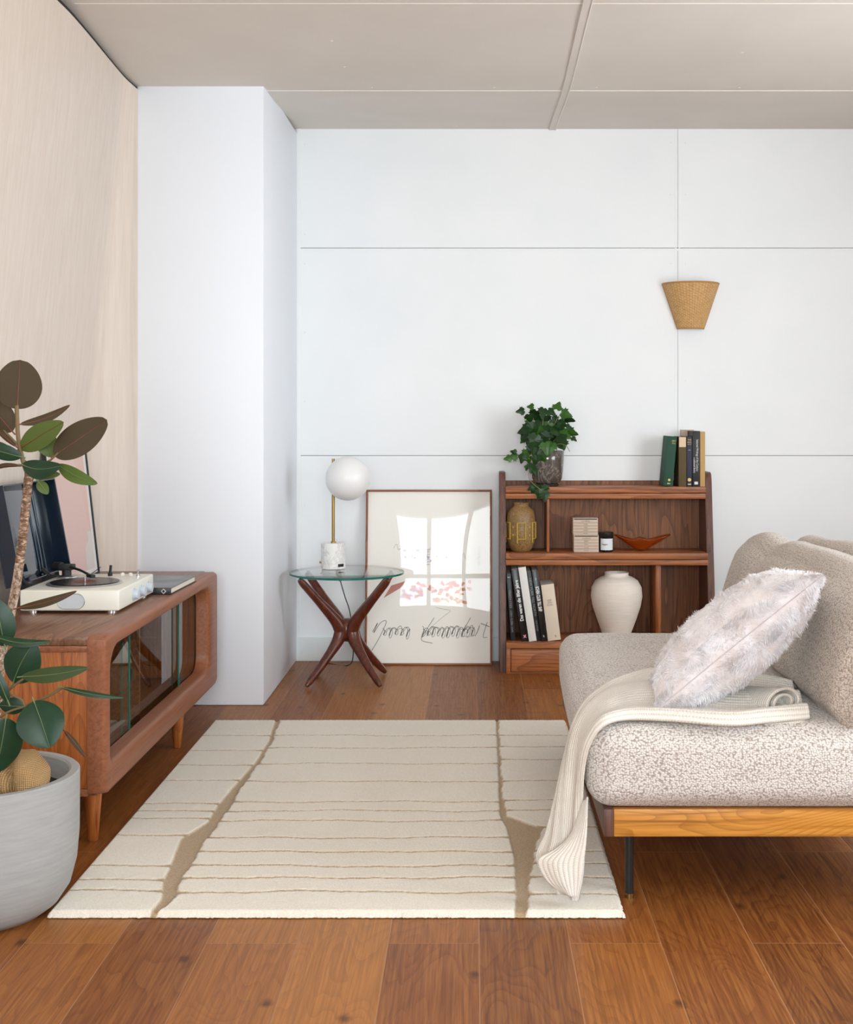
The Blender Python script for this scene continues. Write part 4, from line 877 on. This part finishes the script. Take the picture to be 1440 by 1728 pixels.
# ------------------------------------------------------------ fluffy pillow
def make_pillow():
    t = thing('throw_pillow', 'fluffy lilac-white throw pillow propped on the knit throw on the sofa', 'pillow', (.66, 3.97, .53))
    A = at(1106, 1200, 3.74); B = at(1390, 970, 3.68); U = B-A; Ln = U.length; U = U.normalized(); V = Vector((.09, 1, -.10)).normalized(); N = V.cross(U).normalized()
    if N.x > 0: N = -N                                  # N points up-left
    C = (A+B)/2; 
    W = .40; T = .118
    def shape(a, b, s):
        a = max(-1, min(1, a)); b = max(-1, min(1, b)); ed = max(0, (1-a*a)*(1-b*b)); th = T*max(0, 1-abs(a)**2.4)**.60*max(0, 1-abs(b)**2.6)**.5
        pin = 1-.10*(1-a*a)*abs(b)**3; pina = 1-.10*(1-b*b)*abs(a)**3
        u = a*Ln/2*(1+.0*b)*pina; v = (b*pin+1)*W/2
        p = C+U*u+V*v+N*(s*th)
        lump = .010*noise.noise(Vector((a*3, b*3, s*2)))+.006*noise.noise(Vector((a*8, b*8, s*5)))
        return p+N*s*lump*ed**.3
    def surf(s, n=44):
        bm = None; return gridmesh('p', n, n, lambda u, v: tuple(shape(2*u-1, 2*v-1, s)))
    bm = BM(); bm.from_mesh(surf(1)); m2 = surf(-1); bm2 = BM(); bm2.from_mesh(m2); m2.flip_normals(); bm.from_mesh(m2); bm2.free()
    bmesh.ops.remove_doubles(bm, verts=bm.verts[:], dist=.0015); obj('pillow_case', bm, m_furb, t, 80)
    bm = BM(); tube(bm, [shape(-1+2*i/60, -1, 0)-V*.001 for i in range(61)], .0016, 6); obj('seam', bm, plain('seam_thread', '#c9bfc0', .9), t)
    # pile of short strands as one mesh
    rnd = random.Random(2); Vt = []; Fc = []
    for i in range(30000):
        s = rnd.choice((1, -1)); a = rnd.uniform(-1, 1)*.995; b = rnd.uniform(-1, 1)*.995
        if rnd.random() < .25: b = -1+.12*rnd.random()
        # woven tufts: bands with less hair
        band = noise.noise(Vector((a*7, b*7, s*3)))
        if b < -.80 and rnd.random() < .0: continue
        p = shape(a, b, s); e = .004; du = (shape(min(1, a+.02), b, s)-shape(a-.02, b, s)); dv = (shape(a, min(1, b+.02), s)-shape(a, max(-1, b-.02), s))
        nn = du.cross(dv)
        if nn.length < 1e-9: continue
        nn.normalize()
        if nn.dot(N)*s < 0: nn = -nn
        if abs(a) > .93 or abs(b) > .93:
            out = (U*(a if abs(a) > .9 else 0)+V*(b if abs(b) > .9 else 0)); nn = (nn+out*.8).normalized()
        Lh = rnd.uniform(.008, .018)*(1.0 if band > -.1 else .45); 
        if rnd.random() < .12: Lh *= 1.5
        fl = Vector((noise.noise(p*14), noise.noise(p*14+Vector((5, 5, 5))), noise.noise(p*14+Vector((9, 1, 3)))-.35))*1.5
        d1 = (nn*.7+fl*.8).normalized(); d2 = (nn*.25+fl*1.2+Vector((rnd.uniform(-.5, .5), rnd.uniform(-.5, .5), rnd.uniform(-.5, .5)))).normalized()
        sd = d1.cross(Vector((rnd.uniform(-1, 1), rnd.uniform(-1, 1), rnd.uniform(-1, 1)))).normalized()*rnd.uniform(.0006, .0012)
        q = p+d1*Lh*.55; r_ = q+d2*Lh*.5; k_ = len(Vt)
        Vt += [tuple(p-sd), tuple(p+sd), tuple(q+sd*.8), tuple(q-sd*.8), tuple(r_)]; Fc += [(k_, k_+1, k_+2, k_+3), (k_+3, k_+2, k_+4)]
    me = bpy.data.meshes.new('fur'); me.from_pydata(Vt, [], Fc); me.update(); obj('fur', me, m_fur, t, 80)
make_pillow()

# ------------------------------------------------------------ knitted throw
def make_throw():
    t = thing('knit_throw', 'cream ribbed knit throw draped over the sofa seat down to the rug', 'throw', (.45, 3.8, .2))
    S = [((1366, 1219, 3.70), (1335, 1166, 4.12)), ((1300, 1226, 3.655), (1290, 1156, 4.2)), ((1230, 1232, 3.62), (1230, 1150, 4.26)), ((1130, 1224, 3.66), (1160, 1142, 4.33)), ((1060, 1222, 3.665), (1100, 1142, 4.33)), ((1022, 1232, 3.61), (1045, 1156, 4.22)),
         ((1000, 1262, 3.60), (998, 1182, 4.08)), ((990, 1305, 3.61), (970, 1222, 3.95)), ((987, 1350, 3.62), (953, 1280, 3.84)), ((986, 1400, 3.61), (938, 1345, 3.76)), ((987, 1445, 3.60), (922, 1405, 3.70)), ((982, 1485, 3.60), (906, 1450, 3.66)), ((974, 1518, 3.60), (935, 1497, 3.63))]
    n_ = len(S); A = smooth_path([at(*a) for a, b in S], 10); B = smooth_path([at(*b) for a, b in S], 10); M_ = len(A)-1
    Ls = [0]
    for i in range(1, len(A)): Ls.append(Ls[-1]+((A[i]+B[i])/2-(A[i-1]+B[i-1])/2).length)
    def surf(u, v):
        i = v*M_; k_ = min(int(i), M_-1); f = i-k_; a = A[k_].lerp(A[k_+1], f); b = B[k_].lerp(B[k_+1], f)
        tg = ((A[min(k_+1, M_)]+B[min(k_+1, M_)])-(A[max(k_-1, 0)]+B[max(k_-1, 0)])); wv = b-a; n = tg.cross(wv).normalized()
        if v < .45 and n.z < 0: n = -n
        if v >= .45 and n.x > 0: n = -n
        hang = max(0, min(1, (v-.42)/.2)); flat = 1-hang
        ph = u*2*PI*(1.6+.8*max(0, 1-v*2.2))+1.2*math.sin(v*5)+v*3.0
        fold = (.012*flat+.014*hang)*math.sin(ph)+.0022*math.sin(u*2*PI*5+v*7)*(.5+.5*hang)
        fade = min(1, u*8+.15, (1-u)*8+.15); base = .018*flat+.010
        return tuple(a.lerp(b, u)+n*(base*min(1, u*12+.3, (1-u)*12+.3)+fold*fade))
    me = gridmesh('drape', 70, 220, surf, uv=lambda u, v: (u*.42, Ls[min(int(v*M_), M_)]+0*v if False else v*Ls[-1]))
    o = obj('drape', me, m_knit, t, 80); md = o.modifiers.new('thick', 'SOLIDIFY'); md.thickness = .007; md.offset = 1
    # the turned-back flap at the hanging end
    F1 = [((993, 1345, 3.58), (984, 1350, 3.60)), ((992, 1385, 3.575), (962, 1408, 3.60)), ((990, 1420, 3.57), (935, 1433, 3.59)), ((986, 1455, 3.565), (907, 1452, 3.58)), ((982, 1485, 3.565), (921, 1486, 3.575)), ((976, 1514, 3.57), (948, 1506, 3.57))]
    A2 = smooth_path([at(*a) for a, b in F1], 8); B2 = smooth_path([at(*b) for a, b in F1], 8); M2 = len(A2)-1
    def s2(u, v):
        i = v*M2; k_ = min(int(i), M2-1); f = i-k_; a = A2[k_].lerp(A2[k_+1], f); b = B2[k_].lerp(B2[k_+1], f)
        return tuple(a.lerp(b, u)+Vector((-.2, -1, 0)).normalized()*(.010*math.sin(PI*u)+.002*math.sin(u*9+v*4)))
    me = gridmesh('turned_corner', 24, 50, s2, uv=lambda u, v: (u*.10, v*.32)); o = obj('turned_corner', me, m_knit, t, 80); md = o.modifiers.new('thick', 'SOLIDIFY'); md.thickness = .006
    # rolled end lying on the seat
    P0 = at(1326, 1186, 3.80); P1 = at(1236, 1180, 4.05); ax = (P1-P0); e1 = Vector((.86, .3, .18)).normalized(); axn = ax.normalized(); e1 = (e1-axn*e1.dot(axn)).normalized(); e2 = axn.cross(e1).normalized()
    if e2.z < 0: e2 = -e2
    def s3(u, v):
        a = -.6+u*2*PI*1.6; r = .016+.030*u; sx = 1.35
        return tuple(P0+ax*v+e1*(r*math.cos(a)*sx)+e2*(r*math.sin(a)*.9)+Vector((0, 0, .0)))
    me = gridmesh('rolled_end', 70, 30, s3, uv=lambda u, v: (v*.30, u*.5)); o = obj('rolled_end', me, m_knit, t, 80); md = o.modifiers.new('thick', 'SOLIDIFY'); md.thickness = .007
    Q = [at(1262, 1206, 3.86), at(1300, 1214, 3.78), at(1345, 1208, 3.74), at(1366, 1214, 3.72), at(1345, 1222, 3.68), at(1290, 1226, 3.67)]
    PP = smooth_path(Q, 8); dv = Vector((-.10, .25, .0))
    me = gridmesh('folded_edge', len(PP)-1, 10, lambda u, v: tuple(PP[int(round(u*(len(PP)-1)))]+dv*v), uv=lambda u, v: (v*.25, u*.3)); o = obj('folded_edge', me, m_knit, t, 80); md = o.modifiers.new('thick', 'SOLIDIFY'); md.thickness = .007
make_throw()

# ------------------------------------------------------------ big pot with a rubber plant
def make_rubber_plant():
    c = Vector((-1.385, 3.60, 0)); t = thing('rubber_plant', 'tall rubber plant with dark glossy leaves in a big grey concrete pot', 'potted plant', c)
    prof = [(.150, .0), (.170, .004), (.205, .030), (.235, .075), (.252, .140), (.259, .22), (.260, .390), (.256, .394), (.236, .394), (.230, .388), (.228, .33), (.0, .33)]
    bm = BM(); lathe(bm, prof, c, 96); obj('pot', bm, m_conc, t, 40)
    bm = BM(); lathe(bm, [(.227, .331), (.1, .345), (0, .35)], c, 32); obj('soil', bm, m_soil, t)
    def ppt(px, py, D=3.6): return at(px, py, D)
    P = smooth_path([c+Vector((.01, 0, .33)), ppt(-6, 1200), ppt(2, 1110), ppt(14, 1055), ppt(26, 995), ppt(33, 950)], 8)
    bm = BM(); tube(bm, P, [.0135-.001*i/len(P) for i in range(len(P))], 14); obj('trunk', bm, m_bark, t, 80)
    P = smooth_path([ppt(33, 950), ppt(39, 900), ppt(44, 850), ppt(49, 800), ppt(50, 794)], 8)
    bm = BM(); tube(bm, P, [.0125+.0007*math.sin(i*2.1) for i in range(len(P))], 14); obj('trunk', bm, m_barkb, t, 80, label='ringed brown upper trunk')
    bm = BM(); tube(bm, smooth_path([ppt(46, 800), ppt(38, 775), ppt(31, 740), ppt(29, 710), ppt(28, 684)], 6), [.006]*25, 10); obj('stem', bm, m_stem, t, 80)
    for P in ([(50, 812), (62, 802), (68, 798)], [(31, 752), (22, 742), (12, 732), (5, 724)], [(86, 776), (92, 770), (98, 764)], [(38, 775), (60, 788), (86, 776)]):
        bm = BM(); tube(bm, smooth_path([ppt(*p) for p in P], 4), .003, 8); obj('stem', bm, m_stem, t, 80)
    for P, D in (([(-10, 1215), (18, 1200), (42, 1192), (65, 1182), (85, 1173), (106, 1160)], 3.5), ([(0, 1180), (20, 1160), (40, 1145), (48, 1140)], 3.52), ([(42, 1192), (35, 1180), (12, 1170)], 3.5)):
        bm = BM(); tube(bm, smooth_path([ppt(*p, D) for p in P], 5), .0036, 8); obj('stem', bm, m_stem, t, 80)
    def leaf(b, tip, w_, mat, side, D=3.6, dD=0.0, bend=.06, cup=.12, skew=0, ribm=m_rib, yaw=.2, full=.64):
        B = at(*b, D); T = at(*tip, D+dD); ax = T-B; Ln = ax.length; ax.normalize(); cam_dir = (Vector((0, 0, EYE))-B).normalized()
        sd = ax.cross(cam_dir).normalized(); nr = sd.cross(ax).normalized()                 # nr points at the camera
        hw = w_*.5*D/F; 
        sd = (sd+nr*yaw).normalized(); nr2 = sd.cross(ax).normalized(); 
        if nr2.dot(cam_dir) < 0: nr2 = -nr2
        hw /= max(.3, math.sqrt(1/(1+yaw*yaw)))
        def f(u, v):
            v = .5-.5*math.cos(PI*v); x = 2*u-1; prof_ = (max(0, math.sin(PI*min(1, v**.86)))**full)
            if v > .97: prof_ = max(prof_*(1-v)/.03, 0)
            p = B+ax*(v*Ln)+sd*(x*hw*prof_)+nr2*(-cup*abs(x)**1.5*hw*prof_ + bend*Ln*math.sin(PI*v))+Vector((0, 0, -.12*Ln*v*v*0))
            p += sd*(skew*Ln*math.sin(PI*v))
            p += nr2*.02*hw*math.sin(v*9)*x
            return tuple(p)
        me = gridmesh('leaf', 10, 34, f); 
        # outward normal should face the camera for side 'top', away for 'under'
        me.update(); avg = sum((p.normal*p.area for p in me.polygons), Vector())
        if (avg.dot(cam_dir) > 0) != (side == 'top'): me.flip_normals()
        o = obj('leaf', me, mat, t, 80)
        bm = BM(); pts = [Vector(f(.5, .06+.88*i/14)) + nr2*.0008 for i in range(15)]; tube(bm, pts, [.0013*(1-.7*i/14) for i in range(15)], 6)
        pts = [B-ax*.012+Vector((0, .0, 0)), B+ax*.006]; tube(bm, pts, .0022, 6)
        obj('leaf_rib', bm, ribm, o, 80)
    br, tp, ol = m_leafbr, m_leaf, m_olive
    leaf((29, 690), (34, 607), 76, br, 'under', cup=.02, bend=.01, yaw=.05, full=.5)
    leaf((21, 728), (-28, 668), 46, br, 'under')
    leaf((34, 716), (119, 683), 15, br, 'under', dD=.05, bend=.0, skew=.07)
    leaf((34, 757), (108, 712), 40, ol, 'under', dD=-.05, cup=.1, ribm=m_rib)
    leaf((92, 769), (181, 708), 54, br, 'under', dD=.02, cup=.03, bend=.01, full=.55)
    leaf((72, 730), (88, 772), 36, ol, 'under', D=3.62, ribm=m_ribg)
    leaf((37, 784), (104, 786), 32, tp, 'top', D=3.56, dD=-.04, cup=.3, skew=.10, ribm=m_ribg)
    leaf((98, 784), (165, 817), 24, ol, 'top', D=3.6, dD=-.03, skew=.06, ribm=m_ribg)
    leaf((64, 803), (102, 800), 15, ol, 'under', D=3.62, ribm=m_ribg)
    leaf((64, 812), (81, 834), 18, ol, 'under', D=3.6, ribm=m_ribg)
    leaf((36, 771), (-30, 752), 27, tp, 'top', D=3.58, ribm=m_ribg)
    leaf((36, 786), (-22, 798), 8, br, 'under', skew=.12)
    leaf((28, 754), (-12, 718), 9, br, 'under')
    leaf((20, 760), (-5, 745), 8, tp, 'under')
    leaf((30, 1026), (131, 997), 14, br, 'under', D=3.5, skew=.05)
    leaf((8, 1090), (-6, 1010), 48, tp, 'top', D=3.52, ribm=m_ribg)
    leaf((-14, 1072), (88, 1082), 15, tp, 'top', D=3.48, skew=.09, ribm=m_ribg)
    leaf((22, 1152), (58, 1083), 62, tp, 'top', D=3.52, cup=.25, ribm=m_ribg, skew=-.03)
    leaf((36, 1142), (150, 1127), 26, br, 'top', D=3.48, skew=.04, ribm=m_ribg)
    leaf((104, 1160), (210, 1178), 10, tp, 'top', D=3.48, skew=.04, ribm=m_ribg)
    leaf((57, 1183), (84, 1262), 78, tp, 'top', D=3.45, dD=-.03, cup=.25, bend=.05, ribm=m_ribg, yaw=.15)
    leaf((108, 1232), (146, 1280), 9, br, 'under', D=3.52)
    leaf((10, 1212), (-8, 1306), 68, tp, 'top', D=3.42, ribm=m_ribg)
    leaf((42, 1192), (-2, 1190), 28, tp, 'top', D=3.52, ribm=m_ribg)
    leaf((14, 1185), (-8, 1128), 18, tp, 'top', D=3.48, ribm=m_ribg)
    # burlap bundle inside the pot
    cc = at(40, 1305, 3.52)
    def bl(u, v):
        th = 2*PI*u; ph = PI*(v-.5); x, y, z = math.cos(ph)*math.cos(th), math.cos(ph)*math.sin(th), math.sin(ph)
        cleft = .30*math.exp(-((x+.12+.15*z)/.16)**2)*max(0, -y+.4)
        r = 1-cleft+.10*noise.noise(Vector((x*2, y*2, z*2)))
        return (cc.x-.008+.078*x*r*(1-.10*z), cc.y+.07*y*r, cc.z-.01+.078*z*r*(1+.12*(x > 0)*0))
    me = gridmesh('burlap', 64, 36, bl, uv=lambda u, v: (u, v)); o = obj('burlap_bundle', me, m_burlap, None, 80)
    tag(o, 'lump of tan burlap cloth resting on the soil inside the grey pot', 'burlap')
make_rubber_plant()
